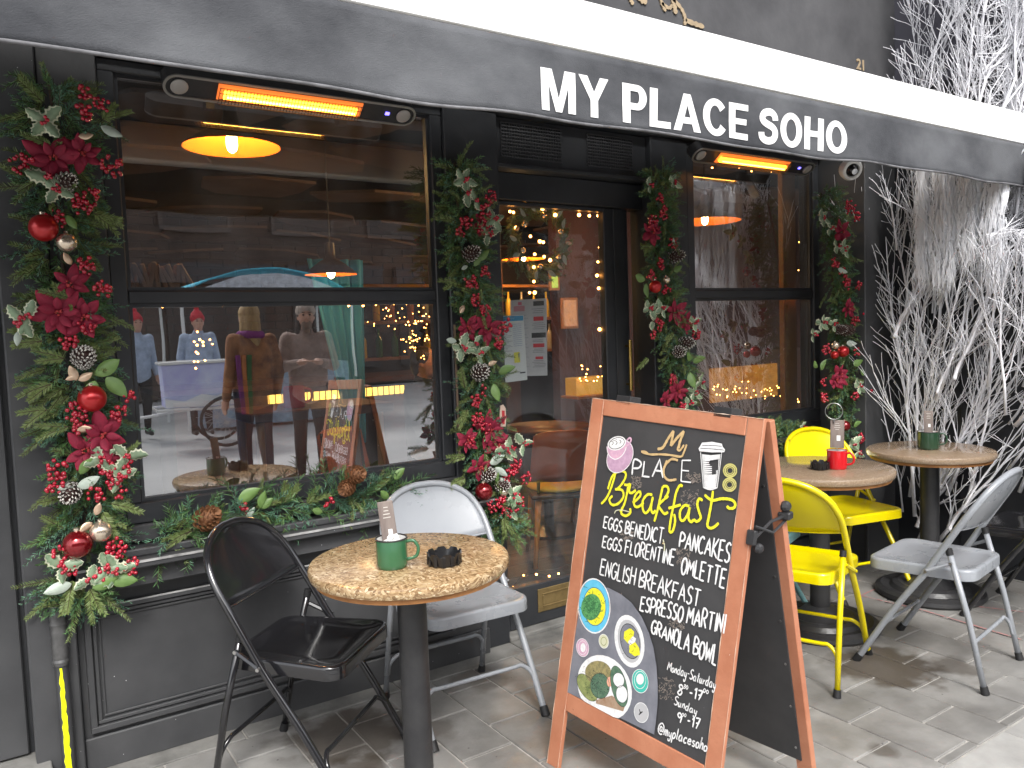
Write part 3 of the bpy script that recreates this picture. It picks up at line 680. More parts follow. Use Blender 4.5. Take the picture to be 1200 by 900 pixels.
# ------------------------------------------------------------------ folding chairs (local +X is forward)
def make_chair(paint, label, cat='chair'):
    t = thing('folding_chair', label, cat, group='metal folding chairs of the cafe terrace')
    TR = .0125
    half = [(.235, .222, 0), (.165, .222, .117), (.092, .222, .238), (.03, .221, .33), (-.038, .219, .428), (-.095, .218, .525), (-.158, .216, .63), (-.194, .206, .687), (-.224, .180, .737), (-.246, .138, .772), (-.260, .088, .793), (-.267, .04, .802)]
    path = smooth_path([(x, -y, z) for x, y, z in half]+[(-.268, 0, .803)]+[(x, y, z) for x, y, z in reversed(half)], 3)
    MB().add(tube(path, TR, 10)).build('front_frame', paint, t, smooth=True)
    # backrest: pressed sheet filling the top of the frame
    def prof(z):   # x on the frame at height z, half width
        pts = [(-.135, .217, .59), (-.158, .216, .63), (-.194, .205, .687), (-.224, .179, .737), (-.246, .137, .772), (-.260, .086, .793), (-.268, .0, .8025)]
        for a, b_ in zip(pts, pts[1:]):
            if a[2] <= z <= b_[2]: u = (z-a[2])/(b_[2]-a[2]); return a[0]+(b_[0]-a[0])*u, a[1]+(b_[1]-a[1])*u
        return pts[-1][0], .02
    NV, NU = 14, 20; vs = []; fs = []
    for j in range(NV+1):
        v = j/NV; z0 = .60+(.8015-.60)*(1-(1-v)**1.6)
        x, wd = prof(z0); wd = max(wd, .012)
        for i in range(NU+1):
            u = -1+2*i/NU
            zz = z0 - (.012*(1-u*u))*(1-v)*(1-v)
            bow = .030*(1-u*u)*math.sin(PI*min(1, .25+v*.75))
            vs.append((x-bow*.9, u*wd, zz))
    for j in range(NV):
        for i in range(NU): a = j*(NU+1)+i; fs.append((a, a+1, a+NU+2, a+NU+1))
    o = MB().add((vs, fs)).build('backrest', paint, t, smooth=True); md = o.modifiers.new('thickness', 'SOLIDIFY'); md.thickness = .005; md.offset = 0
    # rolled lower edge of the backrest
    MB().add(tube([vs[i] for i in range(NU+1)], .0042, 6)).build('backrest_lip', paint, t, smooth=True)
    # seat: pressed pan with a skirt
    def outline(k, nc=7):
        p = []; xr, xf, yr, yf, r = -.185, .205, .178, .200, .055
        cs = [(xf-r, yf-r, 0), (xr+r, yr-r, PI/2), (xr+r, -yr+r, PI), (xf-r, -yf+r, 3*PI/2)]
        for cx, cy_, a0 in cs:
            for q in range(nc): a = a0+PI/2*q/(nc-1); p.append((cx+r*math.cos(a), cy_+r*math.sin(a)))
        mx = .01
        return [(mx+(x-mx)*k, y*k) for x, y in p]
    rings = [(1.0, -.043), (1.0, -.010), (.99, -.003), (.965, .0), (.90, -.001), (.84, -.006), (.6, -.008), (.3, -.009)]
    vs = []; fs = []; n_ = len(outline(1))
    zt = lambda x: .437-.02*x
    for k, dz in rings:
        for x, y in outline(k): vs.append((x, y, zt(x)+dz))
    for i in range(len(rings)-1):
        for q in range(n_): q2 = (q+1) % n_; fs.append((i*n_+q, i*n_+q2, (i+1)*n_+q2, (i+1)*n_+q))
    fs.append(tuple((len(rings)-1)*n_+q for q in range(n_)))
    under = len(vs)
    for x, y in outline(.985): vs.append((x, y, zt(x)-.040))
    for x, y in outline(.97): vs.append((x, y, zt(x)-.012))
    for q in range(n_): q2 = (q+1) % n_; fs += [(under+q, q, q2, under+q2)[::-1], (under+n_+q, under+q, under+q2, under+n_+q2)]
    fs.append(tuple(under+n_+q for q in reversed(range(n_))))
    autosmooth(MB().add((vs, fs)).build('seat', paint, t), 50)
    for s in (-1, 1):
        MB().add(tube([(-.236, s*.210, 0), (-.177, s*.207, .273), (-.112, s*.205, .505)], .011, 10)).build('rear_leg', paint, t, smooth=True)
        autosmooth(MB().add(tube([(-.1135, s*.205, .499), (-.108, s*.205, .522)], [.013, .0125], 10)).build('leg_cap', rubber, t))
        autosmooth(MB().add(tube([(.2365, s*.222, 0), (.2180, s*.222, .030)], [.017, .015], 12)).build('foot_cap', rubber, t))
        autosmooth(MB().add(tube([(-.237, s*.210, 0), (-.2305, s*.210, .028)], [.0155, .0135], 12)).build('foot_cap', rubber, t))
        m = MB(); m.add(tube([(-.120, s*.218, .470), (-.04, s*.232, .430)], [.0075, .0075], 6)); m.build('hinge_link', paint, t)
        m = MB()
        for (px, pz, yy) in ((-.038, .428, .236), (-.120, .470, .222)): m.add(tube([(px, s*(yy-.02), pz), (px, s*(yy+.004), pz)], .006, 8))
        m.build('rivet', chrome if paint is not yellowp else paint, t)
    def U(xa, za, xb, zb, hw, nm):
        p = smooth_path([(xa, -hw, za), (xa+(xb-xa)*.55, -hw+.004, za+(zb-za)*.6), (xb, -hw+.035, zb), (xb, -hw+.08, zb), (xb, hw-.08, zb), (xb, hw-.035, zb), (xa+(xb-xa)*.55, hw-.004, za+(zb-za)*.6), (xa, hw, za)], 4)
        MB().add(tube(p, .0078, 8)).build(nm, paint, t, smooth=True)
    U(.180, .093, .142, .165, .216, 'stretcher'); U(-.214, .10, -.190, .175, .204, 'stretcher')
    return t
def place(t, x, y, heading, label=None):
    t.location = (x, y, 0); t.rotation_euler = (0, 0, heading)
    if label: t['label'] = label
    return t
black1 = make_chair(blackp, 'glossy black folding chair at the left end, facing the nearest round table')
place(black1, .824, 2.462, rad(-48))
grey1 = make_chair(greyp, 'grey folding chair with its back to the large window behind the nearest table')
place(grey1, 1.418, 2.535, rad(-93.5))
grey2 = place(copy_tree(grey1), 3.167, 1.688, rad(99), 'grey folding chair at the right seen from its side, nearest the street')
yel1 = make_chair(yellowp, 'yellow folding chair just behind the menu board, its back to the camera')
place(yel1, 2.705, 2.015, rad(20.5))
yel2 = place(copy_tree(yel1), 3.682, 2.443, rad(-103), 'yellow folding chair on the wall side of the middle table, facing the street')
teal = make_chair(tealp, 'pale teal folding chair mostly hidden behind the front yellow chair'); place(teal, 2.93, 2.46, rad(-70))
black2 = place(copy_tree(black1), 3.975, 1.66, rad(96), 'black folding chair at the right edge of the photo under the farthest table')

# ------------------------------------------------------------------ tables
def table(x, y, R_, zt, pr, topm, label, bs=1.0):
    t = thing('round_table', label, 'table', (x, y, 0), group='round pedestal tables of the terrace')
    autosmooth(MB().add(lathe([(R_-.014, zt-.034), (R_-.004, zt-.030), (R_-.001, zt-.022), (R_, zt-.012), (R_-.004, zt-.003), (R_-.012, zt)], 72)).build('table_top', topm, t), 35)
    autosmooth(MB().add(lathe([(R_-.034, zt-.050), (R_-.018, zt-.047), (R_-.016, zt-.0345)], 64)).build('under_board', edgewood, t), 35)
    autosmooth(MB().add(tube([(0, 0, .06), (0, 0, zt-.045)], pr, 28)).build('pedestal', darkmetal, t))
    autosmooth(MB().add(lathe([(.245, 0), (.255, .012), (.250, .030), (.225, .042), (.205, .034), (.185, .034), (.170, .052), (.145, .060), (.120, .052), (.105, .056), (.075, .085), (pr+.004, .10)], 56), 0, Matrix.Diagonal((bs, bs, 1 if bs == 1 else .3, 1))).build('base', darkmetal, t), 30)
    m = MB(); m.add(box(.34, .03, .012), 0, T(0, 0, zt-.052)); m.add(box(.03, .34, .012), 0, T(0, 0, zt-.066)); m.build('top_spider', darkmetal, t)
    return t
T1 = (.984, 2.028); T2 = (3.12, 2.20); T3 = (3.91, 2.125)
table(*T1, .284, .765, .042, flake, 'nearest round table with tan flaked stone top carrying a green mug', .66)
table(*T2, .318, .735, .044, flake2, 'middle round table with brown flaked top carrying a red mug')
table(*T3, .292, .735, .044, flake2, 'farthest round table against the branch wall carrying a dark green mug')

def mug(p, r, h, m_, label, hang):
    t = thing('enamel_mug', label, 'mug', (p.x, p.y, p.z), group='enamel mugs on the terrace tables')
    prof = [(r*.90, 0), (r*.96, .004), (r, .012), (r, h-.003)]
    autosmooth(MB().add(lathe(prof, 32, True, False)).build('cup', m_, t), 50)
    autosmooth(MB().add(lathe([(r-.003, h-.003), (r-.003, .012), (r*.8, .006)], 32, False, True)).build('lining', whiteen, t), 50)
    MB().add(tube([(r*math.cos(a)*1.0, r*math.sin(a), h-.002) for a in [2*PI*k/32 for k in range(32)]], .0022, 6, closed=True)).build('lip', darkmetal if m_ is not redpl else redpl, t, smooth=True)
    c, s = math.cos(hang), math.sin(hang)
    hp = smooth_path([(r*.97*c, r*.97*s, h*.84), ((r+.018)*c, (r+.018)*s, h*.86), ((r+.030)*c, (r+.030)*s, h*.62), ((r+.024)*c, (r+.024)*s, h*.34), (r*.97*c, r*.97*s, h*.24)], 4)
    MB().add(tube(hp, .0048, 8)).build('handle', m_, t, smooth=True)
    return t
p1 = atz(460, 664, .7655); p2 = atz(981, 549, .7355); p3 = atz(1088, 526, .7355)
mug(p1, .0425, .082, greenen, 'green enamel mug with white paper inside on the nearest table', rad(-34))
mug(p2, .0425, .084, redpl, 'red enamel mug on the middle table', rad(-75))
mug(p3, .050, .090, darkgreen, 'dark green enamel mug on the farthest table', rad(-60))
# crumpled napkin and sugar sachets in the first mug
def napkin():
    t = thing('paper_napkins', 'crumpled white napkins stuffed in the green enamel mug', 'napkins', (p1.x, p1.y, p1.z+.055))
    m = MB(); r_ = random.Random(3)
    for k in range(7):
        a = r_.uniform(0, 6.28); vs, fs = box(.034, .003, .042); Mx = T(.012*math.cos(a), .012*math.sin(a), .012+.006*r_.random()) @ Euler((r_.uniform(-.5, .5), r_.uniform(-.5, .5), a)).to_matrix().to_4x4(); m.add((vs, fs), 0, Mx)
    m.add(ball(.030, 10, 6, (1, 1, .5)), 0, T(0, 0, .008))
    m.build('napkin', whiteen, t)
napkin()
def menucard(p, hgt, wd, lean, label, z0=.05):
    t = thing('menu_clip', label, 'menu holder', (p.x, p.y, p.z)); face = math.atan2(p.y, p.x)-PI/2
    t.rotation_euler = (0, 0, face)
    Mx = T(0, .012, z0) @ Rm('Y', lean)
    MB().add(box(wd, .006, hgt, .0015), 0, Mx @ T(0, 0, hgt/2)).build('board', menuwood, t)
    MB().add(box(wd*.26, .0012, wd*.40), 0, Mx @ T(wd*.10, -.0040, hgt*.36)).build('sticker', whiteprint, t)
    m = MB()
    for q in range(4): m.add(box(wd*rnd.uniform(.25, .5), .0008, .0022), 0, Mx @ T(0, -.0037, hgt*(.88-.07*q)))
    m.build('printed_text', mat('pale_lettering', (.55, .52, .48), .6), t)
    MB().add(tube([(0, .012, .008), (0, .012, z0)], .002, 6)).build('wire', chrome, t)
menucard(p1, .135, .042, -.10, 'weathered upright menu strip standing in the green mug', .045)
menucard(p2+Vector((.0, .0, 0)), .125, .058, .02, 'weathered menu board clip standing in the red mug', .09)
menucard(p3, .115, .040, .0, 'weathered menu strip standing in the dark green mug', .075)
# wire ornament on the middle table
def ring_orn(p):
    t = thing('wire_ring_ornament', 'thin silver wire ring standing above the menu board of the red mug', 'ornament', (p.x-.003, p.y+.012, p.z+.21)); t.rotation_euler = (0, 0, math.atan2(p.y, p.x)-PI/2)
    MB().add(tube([(.036*math.cos(a), 0, .045+.036*math.sin(a)) for a in [2*PI*k/28 for k in range(28)]], .0017, 6, closed=True)).build('ring', chrome, t, smooth=True)
    MB().add(tube([(0, 0, .009), (0, 0, -.008)], .003, 6)).build('clip', chrome, t)
ring_orn(p2)
def ashtray(p, label, r=.040):
    t = thing('ashtray', label, 'ashtray', (p.x, p.y, p.z), group='black ashtrays on the terrace tables')
    n_ = 48; vs = []; fs = []
    prof = [(r*.72, 0), (r*.86, .004), (r, .037), (r*.94, .037), (r*.80, .008), (r*.4, .006)]
    for j, (q, z) in enumerate(prof):
        for k in range(n_):
            zz = z
            if j in (2, 3) and (k % 6) < 2: zz = z-.008
            vs.append((q*math.cos(2*PI*k/n_), q*math.sin(2*PI*k/n_), zz))
    for j in range(len(prof)-1):
        for k in range(n_): k2 = (k+1) % n_; fs.append((j*n_+k, j*n_+k2, (j+1)*n_+k2, (j+1)*n_+k))
    fs += [tuple(range(n_-1, -1, -1)), tuple((len(prof)-1)*n_+k for k in range(n_))]
    autosmooth(MB().add((vs, fs)).build('bowl', ashm, t), 30)
    m = MB()
    for k in range(12): a = 2*PI*k/12; m.add(box(.004, .010, .028, .001), 0, Rm('Z', a) @ T(r*.95, 0, .017))
    m.build('ribs', ashm, t)
a1 = atz(521, 661, .7655); a2 = atz(961, 550, .7355)
ashtray(a1, 'black notched ashtray beside the green mug', .048); ashtray(a2, 'black notched ashtray left of the red mug', .040)

# ------------------------------------------------------------------ A-board
TLc = Vector((1.651, 1.951, 1.116)); TRc = Vector((1.702, 1.424, 1.093)); BLc = Vector((1.496, 1.969, .2427))
U_ = (TRc-TLc).normalized(); V_ = (BLc-TLc); V_ = (V_-U_*V_.dot(U_)).normalized(); N_ = U_.cross(V_)   # towards the viewer?
if N_.x > 0: N_ = -N_
BW = (TRc-TLc).length; BH = .890
def bd(u, v, n=0): return TLc+U_*u+V_*v+N_*n
def onb(px, py):
    r = ray(px, py); t_ = (TLc-EYE).dot(N_)/r.dot(N_); q = EYE+r*t_-TLc; return q.dot(U_), q.dot(V_)
CAPS = {
'A': ([(0, 0), (.45, 1), (.9, 0)], [(.18, .36), (.72, .36)]), 'B': ([(0, 0), (0, 1), (.55, .92), (.6, .7), (.1, .52), (.7, .4), (.68, .12), (0, 0)],), 'C': ([(.75, .85), (.5, 1), (.15, .85), (0, .5), (.12, .15), (.45, 0), (.8, .12)],),
'D': ([(0, 0), (0, 1), (.5, .9), (.78, .5), (.5, .08), (0, 0)],), 'E': ([(.7, 1), (0, 1), (0, 0), (.7, 0)], [(0, .52), (.6, .52)]), 'F': ([(.7, 1), (0, 1), (0, 0)], [(0, .52), (.55, .52)]),
'G': ([(.75, .85), (.45, 1), (.1, .8), (0, .4), (.2, .05), (.6, 0), (.78, .3), (.78, .45), (.45, .45)],), 'H': ([(0, 0), (0, 1)], [(.7, 0), (.7, 1)], [(0, .5), (.7, .5)]), 'I': ([(.1, 0), (.1, 1)],),
'K': ([(0, 0), (0, 1)], [(.7, 1), (.05, .45), (.75, 0)]), 'L': ([(0, 1), (0, 0), (.6, 0)],), 'M': ([(0, 0), (.1, 1), (.45, .35), (.8, 1), (.92, 0)],), 'N': ([(0, 0), (.05, 1), (.65, 0), (.7, 1)],),
'O': ([(.4, 1), (.08, .8), (0, .4), (.2, .03), (.5, 0), (.75, .35), (.72, .75), (.4, 1)],), 'P': ([(0, 0), (0, 1), (.5, .97), (.7, .75), (.5, .5), (0, .45)],), 'R': ([(0, 0), (0, 1), (.5, .97), (.65, .75), (.45, .55), (0, .5)], [(.25, .5), (.7, 0)]),
'S': ([(.65, .88), (.35, 1), (.05, .8), (.2, .56), (.55, .42), (.62, .15), (.3, 0), (0, .12)],), 'T': ([(0, 1), (.85, 1)], [(.42, 1), (.42, 0)]), 'U': ([(0, 1), (.03, .2), (.3, 0), (.6, .15), (.68, 1)],), 'W': ([(0, 1), (.22, 0), (.5, .7), (.75, 0), (1, 1)],),
'Y': ([(0, 1), (.38, .5)], [(.78, 1), (.2, 0)]),
'a': ([(.5, .5), (.2, .52), (0, .25), (.15, 0), (.45, .1), (.52, .5), (.55, .1), (.68, 0)],), 'c': ([(.5, .45), (.25, .52), (0, .28), (.15, 0), (.5, .08)],), 'd': ([(.5, .45), (.2, .52), (0, .25), (.15, 0), (.45, .1), (.55, 1), (.55, .1), (.66, 0)],),
'e': ([(0, .28), (.5, .32), (.35, .54), (.08, .42), (.03, .12), (.3, 0), (.58, .12)],), 'h': ([(0, 0), (.1, 1), (.05, .3), (.3, .55), (.45, .4), (.45, 0)],), 'l': ([(.1, 1), (.08, .1), (.22, 0)],), 'm': ([(0, 0), (.05, .5), (.08, .35), (.25, .55), (.33, 0), (.38, .35), (.55, .55), (.65, .0)],),
'n': ([(0, 0), (.05, .5), (.08, .3), (.3, .55), (.42, .35), (.45, 0)],), 'o': ([(.3, .52), (.03, .35), (.1, .02), (.42, .05), (.5, .35), (.3, .52)],), 'p': ([(.05, .5), (-.02, -.45)], [(.02, .35), (.3, .54), (.5, .3), (.3, .0), (.03, .1)]),
'r': ([(0, 0), (.05, .5), (.08, .3), (.4, .5)],), 's': ([(.42, .48), (.15, .52), (.05, .35), (.4, .18), (.3, 0), (0, .04)],), 't': ([(.2, .9), (.15, .1), (.35, 0)], [(0, .6), (.4, .62)]), 'u': ([(0, .5), (.05, .05), (.3, .05), (.45, .5), (.45, .1), (.58, 0)],),
'y': ([(0, .5), (.08, .1), (.35, .12), (.48, .5), (.38, -.3), (.1, -.42), (.0, -.2)],), '@': ([(.65, .6), (.4, .65), (.3, .35), (.5, .2), (.68, .4), (.7, .65), (.72, .25), (.95, .3), (.95, .75), (.5, 1), (.05, .7), (.05, .2), (.45, -.08), (.9, .0)],),
'-': ([(0, .45), (.4, .47)],), '8': ([(.6, .85), (.3, 1), (.08, .78), (.55, .35), (.35, 0), (.03, .2), (.55, .72), (.6, .85)],), '1': ([(.02, .75), (.25, 1), (.25, 0)],), '7': ([(0, .98), (.62, 1), (.25, 0)], [(.1, .5), (.55, .52)]),
'9': ([(.55, .7), (.25, 1), (.03, .72), (.3, .48), (.58, .75), (.5, 0)],), '0': ([(.3, 1), (0, .5), (.3, 0), (.58, .5), (.3, 1)],), '3': ([(.05, .9), (.4, 1), (.5, .75), (.2, .52), (.55, .35), (.4, 0), (0, .08)],), ' ': (),
'.': ([(.05, 0), (.09, .04)],), '/': ([(0, 0), (.4, 1)],), ',': ([(.05, .03), (0, -.15)],)}
ZL = [0.0022]
def ribbon(m, pts, wd, taper=True, mi=0, jit=0.0):
    """flat chalk stroke on the board; pts in board metres (u, v)"""
    n_ = len(pts)
    if n_ < 2: return
    ZL[0] += .000004
    z = ZL[0]; L_ = []; Rr = []
    for i, (u, v) in enumerate(pts):
        a = pts[max(i-1, 0)]; b_ = pts[min(i+1, n_-1)]; dx, dy = b_[0]-a[0], b_[1]-a[1]; l = math.hypot(dx, dy) or 1
        k = wd*(1+jit*math.sin(i*2.3+u*200))*(.7 if taper and i in (0, n_-1) else 1)/2
        sx, sy = -dy/l*k, dx/l*k; L_.append(tuple(bd(u+sx, v+sy, z))); Rr.append(tuple(bd(u-sx, v-sy, z)))
    m.add((L_+Rr, [(i, i+1, n_+i+1, n_+i) for i in range(n_-1)]), mi)
def spl(pts, sub=5): return [(p.x, p.y) for p in smooth_path([(x, y, 0) for x, y in pts], sub)]
def chalk(board, text, a, b_, h0, h1, wd, mt, slant=.12, bold=False, seed=1):
    ua, va = onb(*a); ub, vb = onb(*b_); m = MB(); r_ = random.Random(seed)
    # cap heights measured in photo pixels at both ends
    H0 = onb(a[0], a[1])[1]-onb(a[0], a[1]-h0)[1]; H1 = onb(b_[0], b_[1])[1]-onb(b_[0], b_[1]-h1)[1]
    adv = []; x = 0
    for ch in text:
        st = CAPS.get(ch, ()); wch = max([p[0] for s in st for p in s], default=.38); adv.append((x, wch)); x += wch+(.24 if ch != ' ' else .12)
    tot = x-.24
    for ch, (xo, wch) in zip(text, adv):
        hh = 1+r_.uniform(-.06, .10); dy = r_.uniform(-.03, .03)
        for s in CAPS.get(ch, ()):
            pts = []
            fine = []
            for p0, p1 in zip(s, s[1:]):
                for q in range(3): fine.append((p0[0]+(p1[0]-p0[0])*q/3, p0[1]+(p1[1]-p0[1])*q/3))
            fine.append(s[-1])
            if ch in 'BCDGOPRSUacdehmnopsuy@8930': fine = spl(s, 5)
            for (px, py) in fine:
                f = (xo+px+py*slant*.6)/tot; H_ = H0+(H1-H0)*f
                pts.append((ua+(ub-ua)*f, va+(vb-va)*f-(py*hh+dy)*H_))
            ribbon(m, pts, wd*(1+.12*r_.random()), jit=.12)
    return m.build('chalk_lettering', mt, board)
def aboard():
    t = thing('a_board', 'tall orange wooden A-frame chalkboard listing breakfast dishes in front of the tables', 'sign', (1.75, 1.68, 0))
    inv = T(-1.75, -1.68, 0)
    class RB(MB):
        def build(s, *a, **k):
            s.v = [(x-1.75, y-1.68, z) for x, y, z in s.v]; return MB.build(s, *a, **k)
    F0 = frame_to(TLc, U_, V_, N_)
    SW = .052; D_ = .022
    def piece(nm, u0, u1, v0, v1, n0, n1, mt, Fm=F0, par=t, b=.002):
        vf = box(u1-u0, v1-v0, n1-n0, b); Mx = Fm @ T((u0+u1)/2, (v0+v1)/2, (n0+n1)/2); return RB().add(vf, 0, Mx).build(nm, mt, par)
    fr = t
    ll = BH+.052+(.2427-.052*.98)/.982; lr = BH+.052+(.2195-.052*.98)/.982
    piece('stile', -SW, 0, -SW, ll, -.010, .006, oak, par=fr); piece('stile', BW+.002, BW+SW, -SW, lr, -.010, .004, oak, par=fr)
    piece('rail', .0005, BW-.0005, -SW+.001, -.0005, -.010, .005, oak, par=fr); piece('rail', .0005, BW-.0005, BH, BH+.058, -.010, .005, oak, par=fr)
    board = piece('writing_surface', -.004, BW+.004, -.004, BH+.004, -.004, .0, chalkboard, par=fr, b=0)
    # rear panel, hinged at the top
    top = bd(BW/2, -.05, -.034); rf = Vector((2.03, 1.46, 0)); ff = bd(BW+SW/2, lr, 0)
    n_h = Vector((-N_.x, -N_.y, 0)).normalized(); foot = Vector((ff.x, ff.y, 0))+n_h*.445
    topr = bd(BW+SW/2, -.05, -.036); V2 = (foot-topr); L2 = V2.length; U2 = Vector((U_.x, U_.y, 0)).normalized(); V2 = (V2-U2*V2.dot(U2)).normalized(); N2 = U2.cross(V2)
    F2 = frame_to(topr, U2, V2, N2); FW = BW+2*SW
    bk = t
    s_ = 1
    e = SW/2
    piece('stile', -e, e, 0, L2, -.011, .011, oak, F2, bk); piece('stile', -FW+e, -FW+e+SW, 0, L2, -.011, .011, oak, F2, bk)
    piece('rail', -FW+e+SW+.0005, -e-.0005, .0, .05, -.010, .010, oak, F2, bk); piece('rail', -FW+e+SW+.0005, -e-.0005, .95, 1.0, -.010, .010, oak, F2, bk)
    sgn = 1 if (N2.dot(N_) > 0) else -1
    piece('backing_sheet', -FW+e+.012, -.004, .012, 1.035, sgn*.012, sgn*.017, chalkboard, F2, bk, b=0)
    pale = mat('rubbed_pale_wood_edge', (.62, .50, .40), .6, var=(.45, .25, .16), vscale=14, vdet=8)
    for (uu, vv, ln_, nn) in ((-.0006, -SW, ll, .0062), (BW+.0026, -SW, lr, .0042), (BW+SW-.0006, -SW, lr, .0042), (-SW+.0008, -SW, ll, .0062)):
        mm_ = RB(); P_ = [bd(uu, vv+(ln_-vv)*q/40, nn) for q in range(41)]; mm_.add(tube(P_, [.0004+.0012*max(0, math.sin(q*1.7)*math.sin(q*.61+uu*9)) for q in range(41)], 5)); mm_.build('worn_edge', pale, t)
    mm_ = RB(); mm_.add(tube([bd(-SW+(BW+2*SW)*q/30, -SW+.0005, .0052) for q in range(31)], [.0006+.0012*max(0, math.sin(q*1.9)) for q in range(31)], 5)); mm_.build('worn_edge', pale, t)
    m = RB()
    for k in range(8):
        for uu in (-.016, -FW+.04): m.add(lathe([(.004, 0), (.0035, .002)], 8), 0, F2 @ T(uu, .05+k*.135, sgn*.0172) @ (Matrix.Identity(4) if sgn > 0 else Rm('X', PI)))
    m.build('screw', chrome, bk)
    # hinges and stay
    for uu in (.08, BW-.08):
        RB().add(box(.06, .03, .05, .002), 0, F0 @ T(uu, -SW-.004, -.020)).build('hinge', darkmetal, t)
    h0 = bd(BW+SW-.006, .255, .012); rm = RB()
    rm.add(box(.026, .040, .016, .003), 0, frame_to(bd(BW+SW+.006, .262, .004), U_, V_, N_))
    q0 = bd(BW+SW+.014, .26, 0); q1 = F2 @ Vector((.030, .27, 0))
    rm.add(tube([q0, q0.lerp(q1, .5)+Vector((0, 0, .012)), q1], .0045, 8)); rm.add(tube([q0+Vector((0, 0, .03)), q0.lerp(q1, .45)+Vector((0, -.012, -.012)), q1-Vector((0, 0, .014))], .004, 6))
    rm.add(box(.03, .035, .022, .004), 0, T(*q1) @ Rm('Z', .3)); rm.add(ball(.016, 8, 6), 0, T(*(q1+Vector((-.004, -.004, .026))))); rm.add(ball(.014, 8, 6), 0, T(*(q0+Vector((.01, -.002, -.03)))))
    rm.build('stay_latch', darkmetal, t)
    # ---------------- chalk drawings: traced from image pixels, mapped to board coordinates
    white = mat('white_chalk', (.80, .80, .79), .9, var=(.62, .62, .62), vscale=90)
    yel = mat('yellow_chalk', (.80, .76, .03), .9, var=(.65, .60, .02), vscale=90); gold = mat('ochre_chalk', (.60, .42, .20), .9, var=(.46, .32, .15), vscale=90)
    pink = mat('pink_chalk_fill', (.62, .38, .48), .9, var=(.50, .30, .42), vscale=60); blue = mat('blue_chalk', (.09, .42, .62), .9, var=(.13, .50, .70), vscale=50)
    greyf = mat('grey_chalk_wash', (.125, .13, .155), .9, var=(.20, .205, .235), vscale=14, vdet=8); olive = mat('olive_chalk', (.30, .33, .12), .9, var=(.14, .18, .06), vscale=60)
    dgreen = mat('dark_green_chalk', (.055, .12, .075), .9, var=(.11, .19, .12), vscale=70); lgreen = mat('bright_green_chalk', (.12, .38, .12), .9, var=(.05, .17, .06), vscale=70)
    ink_ = mat('black_chalk_line', (.02, .02, .02), .8); tealc = mat('teal_chalk', (.05, .42, .34), .9); ghost = mat('smudged_chalk', (.10, .095, .09), .95, var=(.055, .054, .053), vscale=30); brown = mat('brown_chalk', (.28, .17, .10), .9, var=(.36, .26, .18), vscale=40); cream = mat('cream_chalk', (.55, .55, .38), .9)
    def B(m, nm, mt):
        m.v = [(x-1.75, y-1.68, z) for x, y, z in m.v]; o = m.build(nm, mt, board); return o
    def L(text, a, b_, h0, h1, wd, mt, **k):
        o = chalk(board, text, a, b_, h0, h1, wd, mt, **k)
        for v in o.data.vertices: v.co.x -= 1.75; v.co.y -= 1.68
    Z6 = lambda *p: [(680+x/4.5, 480+y/4.5) for x, y in p]; Z7 = lambda *p: [(660+x/3.75, 660+y/3.75) for x, y in p]
    def stroke(nm, lists, wd, mt, sm=True, mp=Z6):
        m = MB()
        for l in lists:
            q = [onb(*p) for p in mp(*l)]; ribbon(m, spl(q, 6) if sm and len(q) > 2 else q, wd, jit=.12)
        return B(m, nm, mt)
    def fill(nm, poly, mt, mp=Z7, sm=True):
        q = [onb(*p) for p in mp(*poly)]; q = [(min(max(u, -.0005), BW-.001), min(max(v, 0), BH-.001)) for u, v in q]
        ZL[0] += .00002; n_ = len(q); cu_ = sum(p[0] for p in q)/n_; cv = sum(p[1] for p in q)/n_
        m = MB(); m.add(([tuple(bd(u, v, ZL[0])) for u, v in q], [tuple(range(n_))])); return B(m, nm, mt)
    def ell(cx, cy_, rx, ry, tilt=0, n_=28, ph=0):
        c, s = math.cos(tilt), math.sin(tilt)
        return [(cx+rx*math.cos(a)*c-ry*math.sin(a)*s, cy_+rx*math.cos(a)*s+ry*math.sin(a)*c) for a in [2*PI*k/n_+ph for k in range(n_)]]
    def outl(nm, cx, cy_, rx, ry, tilt, wd, mt, mp=Z7):
        e_ = ell(cx, cy_, rx, ry, tilt); return stroke(nm, [e_+[e_[0]]], wd, mt, False, mp)
    W = .0046
    # smudges where old writing was rubbed out
    for (x, y, rx, ry) in ((300, 385, 26, 32), (580, 470, 42, 48), (250, 660, 32, 28), (545, 770, 34, 40), (600, 360, 36, 26)):
        m = MB(); r_ = random.Random(int(x))
        for k in range(60):
            a, b_ = x+r_.uniform(-rx, rx), y+r_.uniform(-ry, ry); q = [onb(*p) for p in Z6((a, b_), (a+r_.uniform(-9, 9), b_+r_.uniform(-9, 9)), (a+r_.uniform(-9, 9), b_+r_.uniform(-9, 9)))]; ribbon(m, q, .0017)
        B(m, 'rubbed_out_chalk', mat('faint_chalk', (.26, .22, .19), .95))
    for (x, y, rx, ry) in ((230, 160, 30, 26), (500, 265, 34, 28), (455, 550, 34, 50)):
        m = MB(); r_ = random.Random(int(x))
        for k in range(60):
            a, b_ = x+r_.uniform(-rx, rx), y+r_.uniform(-ry, ry); q = [onb(*p) for p in Z7((a, b_), (a+r_.uniform(-8, 8), b_+r_.uniform(-8, 8)), (a+r_.uniform(-8, 8), b_+r_.uniform(-8, 8)))]; ribbon(m, q, .0017)
        B(m, 'rubbed_out_chalk', mat('faint_chalk', (.26, .22, .19), .95))
    # heading
    stroke('chalk_heading', [[(412, 208), (440, 200), (470, 150), (497, 112)], [(497, 112), (488, 160), (482, 192)], [(482, 192), (515, 150), (552, 114)], [(552, 114), (530, 170), (524, 205)]], .0085, gold)
